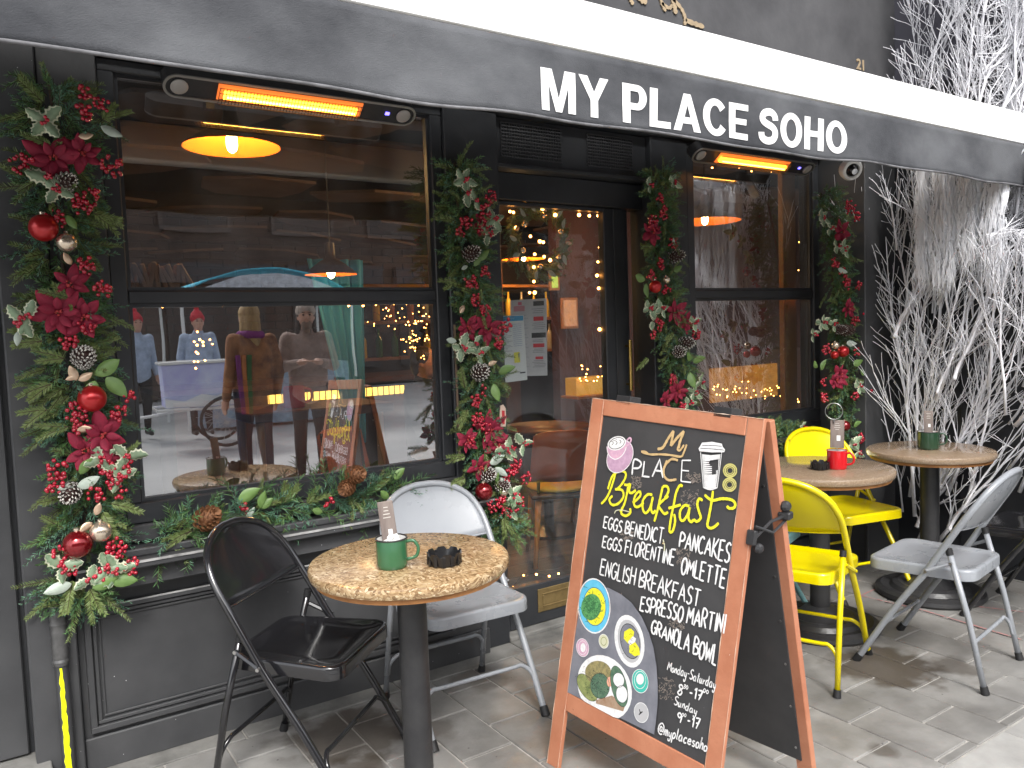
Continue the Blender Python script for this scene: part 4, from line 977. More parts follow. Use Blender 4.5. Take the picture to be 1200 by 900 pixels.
    stroke('chalk_heading', [[(526, 185), (518, 210), (532, 214), (552, 186)], [(566, 184), (552, 222), (535, 248), (480, 240), (425, 236), (370, 236), (326, 222)], [(326, 222), (345, 222), (362, 232)]], .0062, gold)
    L('PLA', Z6((278, 342))[0], Z6((440, 362))[0], 18, 20, .0056, white, slant=0, seed=4)
    stroke('chalk_heading', [[(520, 268), (485, 262), (450, 300), (446, 345), (470, 372), (512, 368)], [(462, 268), (450, 300), (440, 320)]], .0072, gold)
    stroke('chalk_heading', [[(588, 268), (542, 268)], [(542, 268), (536, 378)], [(538, 320), (578, 324)], [(536, 378), (588, 384)]], .0056, white, False)
    # Breakfast
    BR_ = [[(115, 497), (140, 470), (165, 420), (190, 340)], [(150, 420), (175, 350), (215, 325), (244, 335), (238, 370), (205, 415), (188, 420)], [(188, 420), (225, 425), (232, 460), (205, 495), (172, 502), (158, 475), (175, 455)],
           [(215, 540), (240, 490), (255, 420), (262, 400)], [(236, 395), (252, 398), (268, 395), (262, 430), (275, 440), (298, 425)], [(225, 520), (222, 548), (245, 560), (268, 545), (268, 520)],
           [(280, 490), (300, 478), (322, 452), (318, 432), (300, 445), (288, 478), (292, 508), (312, 512), (340, 490)], [(385, 450), (360, 448), (335, 480), (335, 525), (350, 545), (372, 520), (388, 460)], [(388, 460), (378, 520), (388, 545), (402, 530)],
           [(395, 590), (412, 530), (428, 460), (440, 405)], [(470, 455), (440, 480), (418, 505), (432, 530), (450, 550), (468, 540)], [(440, 405), (462, 405), (470, 430), (450, 470)],
           [(545, 405), (530, 400), (510, 440), (498, 500), (482, 580), (476, 640), (492, 640), (505, 590), (500, 550)], [(470, 520), (500, 512), (535, 502)], [(580, 510), (555, 505), (532, 535), (532, 575), (548, 585), (570, 555), (582, 515)], [(582, 515), (575, 570), (590, 592), (602, 580)],
           [(650, 480), (632, 470), (622, 500), (632, 540), (640, 570), (620, 590), (602, 578)], [(705, 428), (695, 500), (682, 570), (675, 610), (690, 625), (712, 618), (735, 598)], [(660, 450), (700, 478), (750, 470), (800, 475), (822, 495), (815, 518), (790, 520), (778, 508)]]
    stroke('chalk_heading', BR_, .0078, yel)
    stroke('chalk_flourish', [[(185, 548), (195, 532), (225, 530), (265, 540)]], .003, cream)
    # dishes
    L('EGGS BENEDICT', (708, 618), (777, 638), 13, 18, W*1.05, white, seed=11); L('EGGS FLORENTINE', (706.7, 641), (790.5, 663), 13, 18, W*1.05, white, seed=12)
    L('ENGLISH BREAKFAST', (704, 673), (820, 711), 19, 21, W*1.1, white, seed=13); L('PANCAKES', (797, 641), (855, 659), 17.5, 24, W*1.15, white, seed=14)
    L('OMLETTE', (799, 671), (850, 689), 18, 22, W*1.15, white, seed=15); L('ESPRESSO MARTINI', (751, 715), (849, 742), 16.5, 22, W*1.15, white, seed=16)
    L('GRANOLA BOWL', (764, 741), (840, 780), 15, 23, W*1.15, white, seed=17)
    L('Monday-Saturday', (783, 785), (839, 807), 11, 12, .0029, white, slant=.3, seed=18); L('8', (795, 813), (800, 815), 13, 13, .0042, white, seed=3)
    L('30', (802, 806), (807, 808), 5, 5, .0022, white, seed=3); L('-17', (808.5, 817), (823, 821), 12, 13, .0042, white, seed=5); L('00', (825, 811), (831, 813), 5, 5, .0022, white, seed=6)
    L('Sunday', (791, 825), (817, 837), 10, 10, .0029, white, slant=.3, seed=20); L('9', (794, 845), (799, 847), 12, 12, .0040, white, seed=21); L('00', (800, 839), (805, 840), 4, 4, .002, white, seed=22); L('-17', (806, 850), (820, 854), 12, 13, .0042, white, seed=23)
    L('@myplacesoho', (772, 858), (829, 880), 12, 14, .0035, white, slant=.2, seed=24)
    L(',', (778, 636), (780, 637), 8, 8, .004, gold, seed=2); stroke('chalk_dots', [[(443, 685), (446, 700)], [(450, 715), (449, 745)], [(445, 705), (452, 712)]], .006, cream, False)
    # coffee cup and saucer
    fill('saucer', ell(215, 248, 62, 88, .45), mat('plum_chalk_fill', (.40, .24, .35), .9, var=(.52, .34, .46), vscale=60), Z6); outl('saucer_outline', 215, 248, 64, 90, .45, .0025, white, Z6)
    fill('cup', [(146, 195), (150, 225), (165, 250), (190, 262), (218, 250), (240, 222), (250, 190), (248, 170)], pink, Z6); stroke('cup_outline', [[(146, 195), (150, 225), (165, 250), (190, 262), (218, 250), (240, 222), (250, 190)]], .0028, white, True, Z6)
    fill('coffee_foam', ell(198, 178, 50, 36, -.35), white, Z6); outl('foam_outline', 198, 178, 42, 28, -.35, .0022, ink_, Z6)
    stroke('cup_marks', [[(172, 188), (180, 178), (176, 170)], [(192, 186), (200, 176), (194, 166)], [(214, 180), (220, 168), (212, 160)], [(166, 170), (200, 158)]], .0022, ink_)
    stroke('cup_handle', [[(250, 165), (266, 150), (274, 160), (262, 182), (246, 195)]], .006, pink)
    # takeaway cup
    m = MB(); r_ = random.Random(5)
    stroke('takeaway_cup', [[(640, 225), (655, 410)], [(752, 225), (728, 412)], [(655, 410), (690, 422), (728, 412)]], .0034, white)
    for k in range(34):
        y = 238+k*5.2; a = 642+(655-642)*(y-225)/185+4; b_ = 750-(752-728)*(y-225)/185-3
        if 262 < y < 338:
            stop = 688-4*math.sin(k) if y < 300 else 700
            q = [(a, y), (stop, y+3+2*math.sin(k*3))]; ribbon(m, [onb(*p) for p in Z6(*q)], .0028)
            st2 = 734 if y < 318 else 722
            ribbon(m, [onb(*p) for p in Z6((st2, y+3), (b_, y))], .0026)
        else: ribbon(m, [onb(*p) for p in Z6((a, y), ((a+b_)/2, y+6), (b_, y))], .0028)
    B(m, 'cup_shading', white)
    fill('cup_lid', [(630, 205), (640, 190), (648, 175), (700, 170), (752, 180), (758, 198), (770, 212), (766, 225), (700, 226), (634, 220)], white, Z6)
    stroke('lid_line', [[(638, 204), (700, 208), (764, 214)], [(648, 190), (700, 190), (752, 194)]], .0018, ink_)
    for (cx, cy_) in ((796, 322), (793, 396)):
        for k in range(3): outl('pastry_ring', cx, cy_, 34-k*9, 34-k*9, .2*k, .0040 if k < 2 else .002, mat('dull_yellow_chalk', (.52, .48, .16), .9), Z6)
    # table of plates
    fill('drawn_table', [(92, 102), (140, 100), (205, 108), (258, 135), (305, 172), (350, 235), (382, 305), (402, 370), (415, 450), (421, 540), (420, 620), (412, 700), (405, 752), (20, 566), (60, 300)], greyf)
    bp_ = Z7
    fill('blue_plate', ell(141, 187, 66, 116, -.05), blue); outl('plate_rim', 141, 187, 70, 119, -.05, .004, white)
    fill('yellow_centre', ell(143, 190, 48, 82, -.05), yel); outl('line', 143, 190, 50, 84, -.05, .0015, ink_)
    fill('salad', ell(128, 192, 44, 58, .1), lgreen)
    m = MB()
    for k in range(120):
        a, b_ = 128+r_.gauss(0, 22), 192+r_.gauss(0, 27); q = [(a, b_), (a+r_.uniform(-9, 9), b_+r_.uniform(-9, 9)), (a+r_.uniform(-12, 12), b_+r_.uniform(-12, 12))]; ribbon(m, [onb(*p) for p in Z7(*q)], .0018)
    B(m, 'salad_scribble', mat('deep_green_chalk', (.03, .14, .05), .9))
    fill('white_plate', ell(297, 342, 64, 117, -.17), white); fill('plate_shade', ell(297, 342, 50, 96, -.17), mat('pale_grey_chalk', (.42, .42, .43), .9))
    fill('avocado', ell(300, 342, 42, 78, -.2), greyf); outl('line', 300, 342, 42, 78, -.2, .0022, ink_)
    fill('egg_yolk', [(274, 300), (300, 284), (318, 300), (312, 335), (290, 352), (272, 330)], yel, sm=False); fill('egg_yolk', [(296, 360), (322, 345), (340, 372), (344, 402), (320, 408), (296, 392)], yel); fill('egg_white', [(290, 345), (312, 320), (326, 330), (322, 345), (298, 360)], white)
    m = MB()
    for k in range(30):
        a, b_ = 300+r_.gauss(0, 16), 345+r_.gauss(0, 34); ribbon(m, [onb(*p) for p in Z7((a, b_), (a+r_.uniform(-9, 9), b_+r_.uniform(-9, 9)))], .0014)
    B(m, 'food_marks', ink_)
    fill('big_plate', ell(188, 545, 114, 148, -.42), white)
    fill('sausage', ell(112, 545, 34, 68, -.55), olive); fill('beans', ell(160, 480, 58, 52, .2), mat('ochre_green_chalk', (.34, .28, .12), .9, var=(.16, .15, .07), vscale=90)); fill('spinach', ell(168, 538, 42, 56, -.1), dgreen); fill('bacon', [(150, 600), (220, 580), (280, 620), (270, 650), (200, 630), (150, 615)], brown)
    fill('tomato', ell(210, 520, 12, 22, 0), mat('salmon_chalk', (.70, .35, .24), .9)); fill('avocado_half', ell(252, 540, 34, 92, -.22), dgreen)
    fill('egg_white', ell(250, 512, 24, 32, -.2), white); fill('egg_white', ell(264, 574, 25, 38, -.1), white)
    for e_ in ((112, 545, 34, 68, -.55), (168, 538, 42, 56, -.1), (252, 540, 34, 92, -.22), (250, 512, 24, 32, -.2), (264, 574, 25, 38, -.1)): outl('line', *e_, .0013, ink_)
    m = MB()
    for k in range(150):
        a, b_ = 150+r_.gauss(0, 38), 530+r_.gauss(0, 42)
        if a > 212: continue
        ribbon(m, [onb(*p) for p in Z7((a, b_), (a+r_.uniform(-8, 8), b_+r_.uniform(-8, 8)))], .0013)
    B(m, 'food_marks', ink_)
    for (cx, cy_, rx, ry, c_, n_) in ((92, 370, 27, 40, pink, 'small_cup'), (185, 342, 21, 31, cream, 'small_dish'), (345, 517, 35, 52, tealc, 'teal_cup'), (350, 655, 31, 44, mat('pale_grey_chalk', (.42, .42, .43), .9), 'small_bowl')):
        fill(n_, ell(cx, cy_, rx, ry, -.15), c_); outl('plate_rim', cx, cy_, rx, ry, -.15, .0018, white)
    fill('milk', ell(94, 370, 11, 20, 0), white); fill('milk', ell(345, 508, 17, 24, 0), white); outl('line', 92, 370, 19, 30, 0, .0015, white); outl('line', 185, 342, 12, 18, 0, .002, olive); outl('line', 345, 512, 25, 38, 0, .0016, white)
    stroke('leaf_mark', [[(342, 640), (346, 660), (356, 650)], [(340, 665), (350, 650)]], .004, ink_, False, Z7)
aboard()

# ------------------------------------------------------------------ Christmas garlands
def needle_spray(m, p, dirv, L_, nl, r_, n_=26, wd=.0011, mi=0, flat=False):
    """one twig with needles; every needle a thin triangle"""
    d0 = Vector(dirv).normalized(); side = d0.cross(Vector((0, -1, 0)))
    if side.length < .1: side = d0.cross(Vector((1, 0, 0)))
    side.normalize(); up = d0.cross(side).normalized(); p = Vector(p)
    bend = Vector((r_.uniform(-.3, .3), r_.uniform(-.2, .2), -.35*r_.random()))
    for k in range(n_):
        f = (k+.5)/n_; q = p+d0*L_*f+bend*L_*f*f*.5
        a = r_.uniform(0, 2*PI) if not flat else (0 if k % 2 else PI)+r_.uniform(-.35, .35)
        nd = (d0*r_.uniform(.55, .95)+(side*math.cos(a)+up*math.sin(a))*r_.uniform(.6, .95)).normalized()
        l = nl*r_.uniform(.7, 1.1)*(1-.45*f*f); e = q+nd*l; s = nd.cross(Vector((r_.uniform(-1, 1), -1.2, r_.uniform(-1, 1)))).normalized()*wd
        o = len(m.v); m.v += [tuple(q-s), tuple(q+s), tuple(q+nd*l*.6+s*.9), tuple(e), tuple(q+nd*l*.6-s*.9)]; m.f.append((o, o+1, o+2, o+3, o+4)); m.m.append(mi)
    e = p+d0*L_+bend*L_*.5
    m.add(tube([p, p+d0*L_*.5+bend*L_*.125, e], [.0014, .0012, .0008], 3, False), 3)

def leaf_mesh(L_, W_, holly, r_):
    """leaf in the XZ plane pointing +X, slightly cupped; holly = wavy toothed with pale rim"""
    n_ = 14; out = []
    for k in range(n_+1):
        t_ = k/n_; wv = math.sin(PI*t_**.85)**.8*W_/2
        if holly and 0 < k < n_: wv *= (1.12 if k % 3 == 0 else .84)
        out.append((t_*L_, wv))
    m = MB()
    up = [(x, .10*W_*math.sin(x/L_*7)*(1 if holly else .3)-.25*y*y/W_*2, y) for x, y in out]; dn = [(x, .10*W_*math.sin(x/L_*6+1)*(1 if holly else .3)-.25*y*y/W_*2, -y) for x, y in out]
    mid = [(x, .0025+.08*L_*math.sin(PI*x/L_), 0) for x, _ in out]
    iu = [(a[0]*.97+.02*L_, (a[1]*.72+b_[1]*.28)-.0, a[2]*.70) for a, b_ in zip(up, mid)]; idn = [(a[0]*.97+.02*L_, (a[1]*.72+b_[1]*.28), a[2]*.70) for a, b_ in zip(dn, mid)]
    rows = [up, iu, mid, idn, dn] if holly else [up, mid, dn]
    vs = []
    for row in rows: vs += row
    N = n_+1
    for j in range(len(rows)-1):
        edge = holly and j in (0, 3)
        for k in range(n_): m.f.append((j*N+k, j*N+k+1, (j+1)*N+k+1, (j+1)*N+k)); m.m.append(1 if edge else 0)
    m.v = vs
    return m
LEAFS = {}
def leaf_me(kind):
    if kind not in LEAFS:
        r_ = random.Random(hash(kind) % 100 if False else len(LEAFS))
        if kind == 'holly': LEAFS[kind] = leaf_mesh(.055, .034, True, r_).mesh('variegated_leaf', [hollym, hollye], True)
        elif kind == 'green': LEAFS[kind] = leaf_mesh(.068, .036, False, r_).mesh('green_leaf', [leafg], True)
        elif kind == 'pale': LEAFS[kind] = leaf_mesh(.065, .030, False, r_).mesh('pale_leaf', [palel], True)
        elif kind == 'gold': LEAFS[kind] = leaf_mesh(.042, .022, False, r_).mesh('bronze_leaf', [goldleaf], True)
        elif kind == 'petal': LEAFS[kind] = leaf_mesh(.062, .034, False, r_).mesh('petal', [petal], True)
        elif kind == 'petals': LEAFS[kind] = leaf_mesh(.040, .022, False, r_).mesh('petal', [petal], True)
    return LEAFS[kind]
def leaf(par, org, p, ang, kind, r_, size=1, tilt=None, nm=None):
    """ang: direction in the facade plane, seen from the street, 0 = right, 90 = up"""
    o = link(nm or leaf_me(kind).name.split('.')[0], leaf_me(kind), par, Vector(p)-org)
    a = rad(ang); x = Vector((math.cos(a), r_.uniform(-.35, -.05) if tilt is None else tilt, math.sin(a))).normalized(); y = Vector((r_.uniform(-.3, .3), -1, r_.uniform(-.3, .3))); y = (y-x*x.dot(y)).normalized(); z = x.cross(y)
    o.rotation_euler = frame_to((0, 0, 0), x, y, z).to_euler(); o.scale = (size, size, size); return o
CONES = {}
def cone_me(kind):
    if kind in CONES: return CONES[kind]
    m = MB(); r_ = random.Random(5)
    m.add(ball(.017, 8, 6, (1, 1, 1.4)), 0)
    N = 62
    for k in range(N):
        f = (k+.5)/N; z = -.026+.052*f; rr = .0225*math.sin(PI*min(1, .22+f*.80))**.7+.003; a = k*2.39996
        l = .011; wd = .0058*(1-.35*f)
        Mx = Rm('Z', a) @ T(rr*.62, 0, z) @ Rm('Y', -.35-.5*f)
        m.add(([(0, -wd*.6, 0), (l, -wd, .0015), (l*1.25, 0, .003), (l, wd, .0015), (0, wd*.6, 0), (l*.9, 0, -.002)], [(0, 1, 5), (1, 2, 5), (2, 3, 5), (3, 4, 5), (4, 0, 5), (4, 3, 2, 1, 0)]), 0, Mx)
        if kind == 'frost': m.add(([(l*.72, -wd*.98, .0017), (l*1.3, -.0006, .0036), (l*.72, wd*.98, .0017), (l*.86, 0, .0052)], [(0, 1, 3), (1, 2, 3), (2, 0, 3)]), 1, Mx)
    CONES[kind] = m.mesh('pine_cone', [conez if kind == 'frost' else (conet if kind == 'tan' else conem), conew]); return CONES[kind]
def pinecone(par, org, p, kind, ax, size=1):
    size *= 1.14
    o = link('pine_cone', cone_me(kind), par, Vector(p)-org); z = Vector(ax).normalized(); o.rotation_euler = z.to_track_quat('Z', 'Y').to_euler(); o.scale = (size,)*3; return o
BER = {}
def berries(par, org, p, n_, spread, r_, br=.0066):
    m = MB(); n_ = int(n_*1.55); spread *= 1.15; b0 = ball(br, 8, 6)
    for k in range(n_):
        a = r_.uniform(0, 2*PI); rr = spread*math.sqrt(r_.random()); q = Vector((rr*math.cos(a), -.012-.020*r_.random(), rr*math.sin(a)*1.1))
        s = r_.uniform(.75, 1.15); m.add(b0, 0, T(*q) @ Matrix.Scale(s, 4))
        m.add(tube([(0, .01, 0), tuple(q*.6+Vector((0, .004, -.004))), tuple(q)], .0008, 3, False), 1)
    o = m.build('berry_cluster', [berry, stemm], par, True, Vector(p)-org); return o
def poinsettia(par, org, p, r_, size=1.0, n_=6, ph=0):
    m = MB()
    for k in range(9): m.add(ball(.0035, 6, 4), 0, T(r_.uniform(-.009, .009), -.012-.004*r_.random(), r_.uniform(-.009, .009)))
    c = m.build('poinsettia', [mat('flower_centre', (.35, .03, .03), .5)], par, True, Vector(p)-org); c.scale = (1, 1, 1)
    for ring, (kind, k0, tl, cnt) in enumerate((('petal', 1.0, -.05, n_), ('petals', 1.0, -.45, n_-1))):
        for k in range(cnt):
            a = rad(ph)+2*PI*k/cnt+r_.uniform(-.25, .25)+ring*.5
            o = link('petal', leaf_me(kind), c, Vector((.006*math.cos(a), -.006*ring, .006*math.sin(a))))
            x = Vector((math.cos(a), tl+r_.uniform(-.25, .15), math.sin(a))).normalized(); y = Vector((r_.uniform(-.4, .4), -1, r_.uniform(-.4, .4))); y = (y-x*x.dot(y)).normalized()
            o.rotation_euler = frame_to((0, 0, 0), x, y, x.cross(y)).to_euler(); s = size*r_.uniform(.8, 1.1); o.scale = (s, s, s)
    return c
def bauble(par, org, p, r, m_):
    t = MB().add(ball(r, 22, 14)).build('bauble', m_, par, True, Vector(p)-org)
    autosmooth(MB().add(lathe([(r*.22, 0), (r*.22, r*.22), (r*.05, r*.25)], 12)).build('bauble_cap', goldball, t, loc=(0, r*.1, r*.93))); return t
def garland(name, label, spine, width, dens, items, seed, Y, hang=False, NL=1.0):
    """spine: photo points; foliage grows along it, items: (kind, x, y, ...)"""
    r_ = random.Random(seed); pts = smooth_path([at(x, y, Y) for x, y in spine], 8); org = pts[-1].copy() if not hang else pts[0].copy()
    t = thing(name, label, 'garland', tuple(org), group='Christmas garlands on the shopfront')
    m = MB(); seg = sum((b_-a).length for a, b_ in zip(pts, pts[1:])); n_ = int(seg*dens*1.75)
    for k in range(n_):
        f = r_.random()*(len(pts)-1.001); i = int(f); p = pts[i].lerp(pts[i+1], f-i); tan = (pts[i+1]-pts[i]).normalized(); nrm = tan.cross(Vector((0, 1, 0))).normalized()
        u = r_.uniform(-1, 1); wd = width*(.7+.3*math.sin(f*.9+seed)); q = p+nrm*u*wd*.40+Vector((0, r_.uniform(-.075, .03)*(1-.6*abs(u))*min(1, width/.15), 0))
        dv = nrm*u*1.1+tan*r_.uniform(-.5, .9)+Vector((0, r_.uniform(-.6, .1), 0))
        typ = r_.random(); zone = .5+.5*math.sin(f*1.7+seed*2)
        if typ < .30+.25*zone: needle_spray(m, q-org, dv, r_.uniform(.05, .09)*NL, .026*NL, r_, 30, .0012, 0)
        elif typ < .80: needle_spray(m, q-org, dv, r_.uniform(.05, .10)*NL**.5, .018*NL, r_, 30, .0012, 1)
        else: needle_spray(m, q-org, dv, r_.uniform(.07, .12), .020, r_, 40, .0013, 2, True)
    stuff(m.build('pine_foliage', [needle, needleb, needleo, stemm], t))
    MB().add(tube([p-org+Vector((0, .02, 0)) for p in pts], .006, 6)).build('garland_wire', stemm, t)
    D = width*.30
    for it in items:
        k, x, y = it[:3]; ex = it[3:]
        if k == 'holly':      # cluster of n leaves round a point, with two or three berries
            n2 = ex[0]; ph = ex[1] if len(ex) > 1 else r_.uniform(0, 360); sz = ex[2] if len(ex) > 2 else 1
            p = at(x, y, Y-D-.03)
            for j in range(n2): leaf(t, org, p+Vector((0, -.004*j, 0)), ph+j*360/n2+r_.uniform(-15, 15), 'holly', r_, sz*r_.uniform(.85, 1.1))
            berries(t, org, p+Vector((0, -.002, 0)), 4, .010, r_, .0055)
        elif k in ('green', 'pale', 'gold'): leaf(t, org, at(x, y, Y-D-.035), ex[0], k, r_, ex[1] if len(ex) > 1 else 1)
        elif k == 'poin': poinsettia(t, org, at(x, y, Y-D-.02), r_, ex[0] if ex else 1, 6, r_.uniform(0, 60))
        elif k == 'berry': berries(t, org, at(x, y, Y-D-.015), ex[0], ex[1] if len(ex) > 1 else .022, r_)
        elif k == 'cone': pinecone(t, org, at(x, y, Y-D-(.03 if ex[0] != 'tan' else .062)), ex[0], ex[1], ex[2] if len(ex) > 2 else 1)
        elif k == 'ball': bauble(t, org, at(x, y, Y-D-.035), ex[0], ex[1])
        elif k == 'frond':
            m = MB(); 
            for q in range(max(2, (ex[1] if len(ex) > 1 else 3)-1)): a = rad(ex[0]+r_.uniform(-22, 22)); needle_spray(m, (0, 0, 0), (math.cos(a), -.15, math.sin(a)), .088*r_.uniform(.8, 1.15), .022, r_, 46, .0014, 2, True)
            m.build('fern_frond', [needle, needleb, needleo, stemm], t, loc=at(x, y, Y-D-.02)-org)
    return t
W_ = (0, -1, .15)
garland('christmas_garland', 'widest Christmas garland hanging on the pilaster at the far left', [(58, 95), (70, 180), (70, 260), (78, 340), (85, 420), (98, 500), (105, 570), (98, 640), (98, 705)], .26, 300, [
    ('holly', 52, 143, 4, 45, 1.15), ('holly', 66, 222, 4, 60), ('holly', 58, 210, 2, 170, 1.2), ('pale', 118, 148, -25), ('holly', 25, 376, 2, 115, 1.1), ('holly', 32, 372, 2, 60, 1), ('pale', 22, 388, -100, .7),
    ('poin', 62, 186, 1.25), ('poin', 96, 180, 1.0), ('poin', 82, 333, .9), ('poin', 68, 366, 1.3), ('poin', 98, 372, 1.1), ('poin', 120, 510, 1.25), ('poin', 100, 528, 1.0), ('poin', 122, 538, .7),
    ('ball', 51, 267, .040, redball), ('ball', 78, 284, .029, goldball), ('ball', 108, 467, .041, redball), ('ball', 91, 638, .043, redshiny), ('ball', 118, 623, .033, goldball),
    ('cone', 98, 418, 'frost', (.1, -1, .25), 1.25), ('cone', 82, 578, 'frost', (-.3, -1, -.2), 1.15), ('cone', 76, 214, 'frost', (.5, -1, .2), 1.1), ('cone', 98, 424, 'frost', (0, -1, 0), .9),
    ('berry', 95, 110, 10), ('berry', 97, 135, 12), ('berry', 118, 125, 8), ('berry', 26, 192, 12, .028), ('berry', 130, 196, 18, .028), ('berry', 95, 240, 16, .028), ('berry', 64, 258, 14), ('berry', 108, 232, 8), ('berry', 100, 312, 14), ('berry', 118, 340, 14), ('berry', 100, 380, 12), ('berry', 80, 400, 12), ('berry', 22, 377, 6, .012),
    ('berry', 88, 482, 18, .026), ('berry', 138, 484, 14), ('berry', 150, 464, 8, .014), ('berry', 96, 500, 14), ('berry', 66, 549, 16, .026), ('berry', 62, 568, 12), ('berry', 124, 548, 14), ('berry', 132, 560, 16), ('berry', 146, 548, 14), ('berry', 112, 578, 8), ('berry', 136, 574, 8),
    ('berry', 70, 648, 12), ('berry', 82, 662, 8), ('berry', 134, 642, 16, .028), ('berry', 152, 662, 10), ('berry', 118, 668, 8),
    ('holly', 118, 538, 4, 20), ('holly', 148, 534, 3, 0, 1.15), ('holly', 140, 558, 3, 250), ('holly', 72, 664, 3, 140, 1.1), ('holly', 105, 678, 3, 200, 1.1), ('holly', 135, 668, 3, 0, 1.1), ('holly', 126, 664, 3, 100), ('pale', 90, 572, 25, 1.1), ('pale', 88, 572, 170, .8), ('pale', 84, 684, 190, 1.2),
    ('green', 112, 446, -115, 1.15), ('green', 112, 440, 35, 1.25), ('green', 124, 442, -50, 1.25), ('green', 94, 556, 55, .9), ('green', 108, 690, 20, 1.2), ('green', 128, 680, -10, 1.2), ('green', 78, 252, -60, .7), ('gold', 90, 446, 110, 1.2), ('gold', 92, 446, 30, 1.1), ('gold', 90, 440, 200, .8), ('gold', 108, 612, 215, 1.1), ('gold', 112, 604, 70), ('gold', 92, 160, 10, 1), ('gold', 84, 310, 120), ('gold', 90, 505, 10),
    ('frond', 75, 420, 165), ('frond', 85, 350, 150), ('frond', 110, 250, -25, 4), ('frond', 60, 450, 200), ('frond', 120, 600, -60, 4), ('frond', 140, 540, 20, 3), ('frond', 85, 680, 240, 4), ('frond', 105, 690, -75, 4), ('frond', 55, 480, 190), ('frond', 60, 170, 150, 3), ('frond', 50, 120, 150, 4), ('frond', 120, 140, 30), ('frond', 130, 590, -30, 3), ('frond', 50, 400, 170, 4), ('frond', 80, 500, 190, 3)], 3, 2.845)
garland('christmas_garland', 'narrow Christmas garland between the large window and the glazed door', [(535, 190), (540, 250), (545, 310), (556, 370), (560, 430), (560, 490), (566, 540), (582, 590), (590, 625)], .16, 330, [
    ('holly', 543, 212, 5, 60, 1.1), ('holly', 547, 226, 2, 280, 1.1), ('holly', 578, 258, 4, 30, 1.1), ('holly', 572, 275, 3, 250, 1), ('holly', 556, 236, 2, 300, .9),
    ('poin', 566, 262, .8), ('berry', 572, 232, 14), ('berry', 565, 250, 24, .028), ('berry', 562, 266, 20, .026), ('berry', 543, 262, 16, .024), ('berry', 536, 272, 8), ('cone', 552, 297, 'frost', (.3, -1, .3), 1.15), ('green', 556, 312, 60, .8), ('pale', 548, 312, 200, .6), ('green', 562, 305, 45, .9),
    ('berry', 551, 332, 16), ('berry', 566, 320, 10), ('berry', 556, 352, 16), ('berry', 566, 364, 16), ('berry', 548, 330, 8), ('gold', 544, 358, 230), ('poin', 548, 384, .9), ('poin', 572, 386, 1.05), ('berry', 585, 386, 14), ('berry', 580, 402, 18, .024), ('berry', 592, 380, 8),
    ('holly', 540, 408, 4, 165, 1.15), ('holly', 556, 404, 3, 60), ('holly', 560, 414, 3, 270, 1), ('pale', 535, 400, 170, .8), ('cone', 563, 436, 'frost', (-.2, -1, .3), 1.35), ('green', 584, 437, 18, 1.15), ('green', 578, 450, -80, 1.1), ('gold', 572, 428, 20), ('berry', 555, 470, 12), ('berry', 566, 456, 5), ('berry', 557, 492, 16), ('berry', 566, 500, 10), ('frond', 545, 455, 120, 4), ('frond', 548, 480, 230, 3),
    ('poin', 575, 505, 1.45), ('poin', 548, 516, .85), ('poin', 562, 548, .9), ('poin', 582, 522, 1.0), ('berry', 548, 518, 6), ('holly', 592, 528, 3, 180, 1.1), ('holly', 612, 520, 3, 10, 1.1), ('holly', 598, 524, 2, 300), ('berry', 620, 520, 3, .008), ('berry', 600, 545, 22, .028), ('berry', 614, 560, 9), ('berry', 592, 558, 12), ('pale', 574, 544, 25, 1.2), ('pale', 580, 548, -40, 1.0), ('pale', 586, 560, -60, .8),
    ('cone', 572, 556, 'frost', (0, -1, .2), 1.15), ('cone', 588, 568, 'frost', (.2, -1, 0), 1.05), ('ball', 567, 576, .037, redshiny), ('ball', 590, 577, .018, goldball), ('berry', 584, 588, 14), ('berry', 606, 585, 10), ('berry', 574, 592, 8), ('berry', 590, 600, 10), ('holly', 600, 580, 4, 40), ('holly', 600, 596, 2, 270, 1), ('green', 582, 566, 80, .7), ('frond', 590, 605, -80, 5), ('frond', 545, 535, 190, 3), ('frond', 545, 560, 200, 4), ('frond', 535, 260, 180, 3), ('frond', 535, 330, 190, 3)], 8, 2.85)
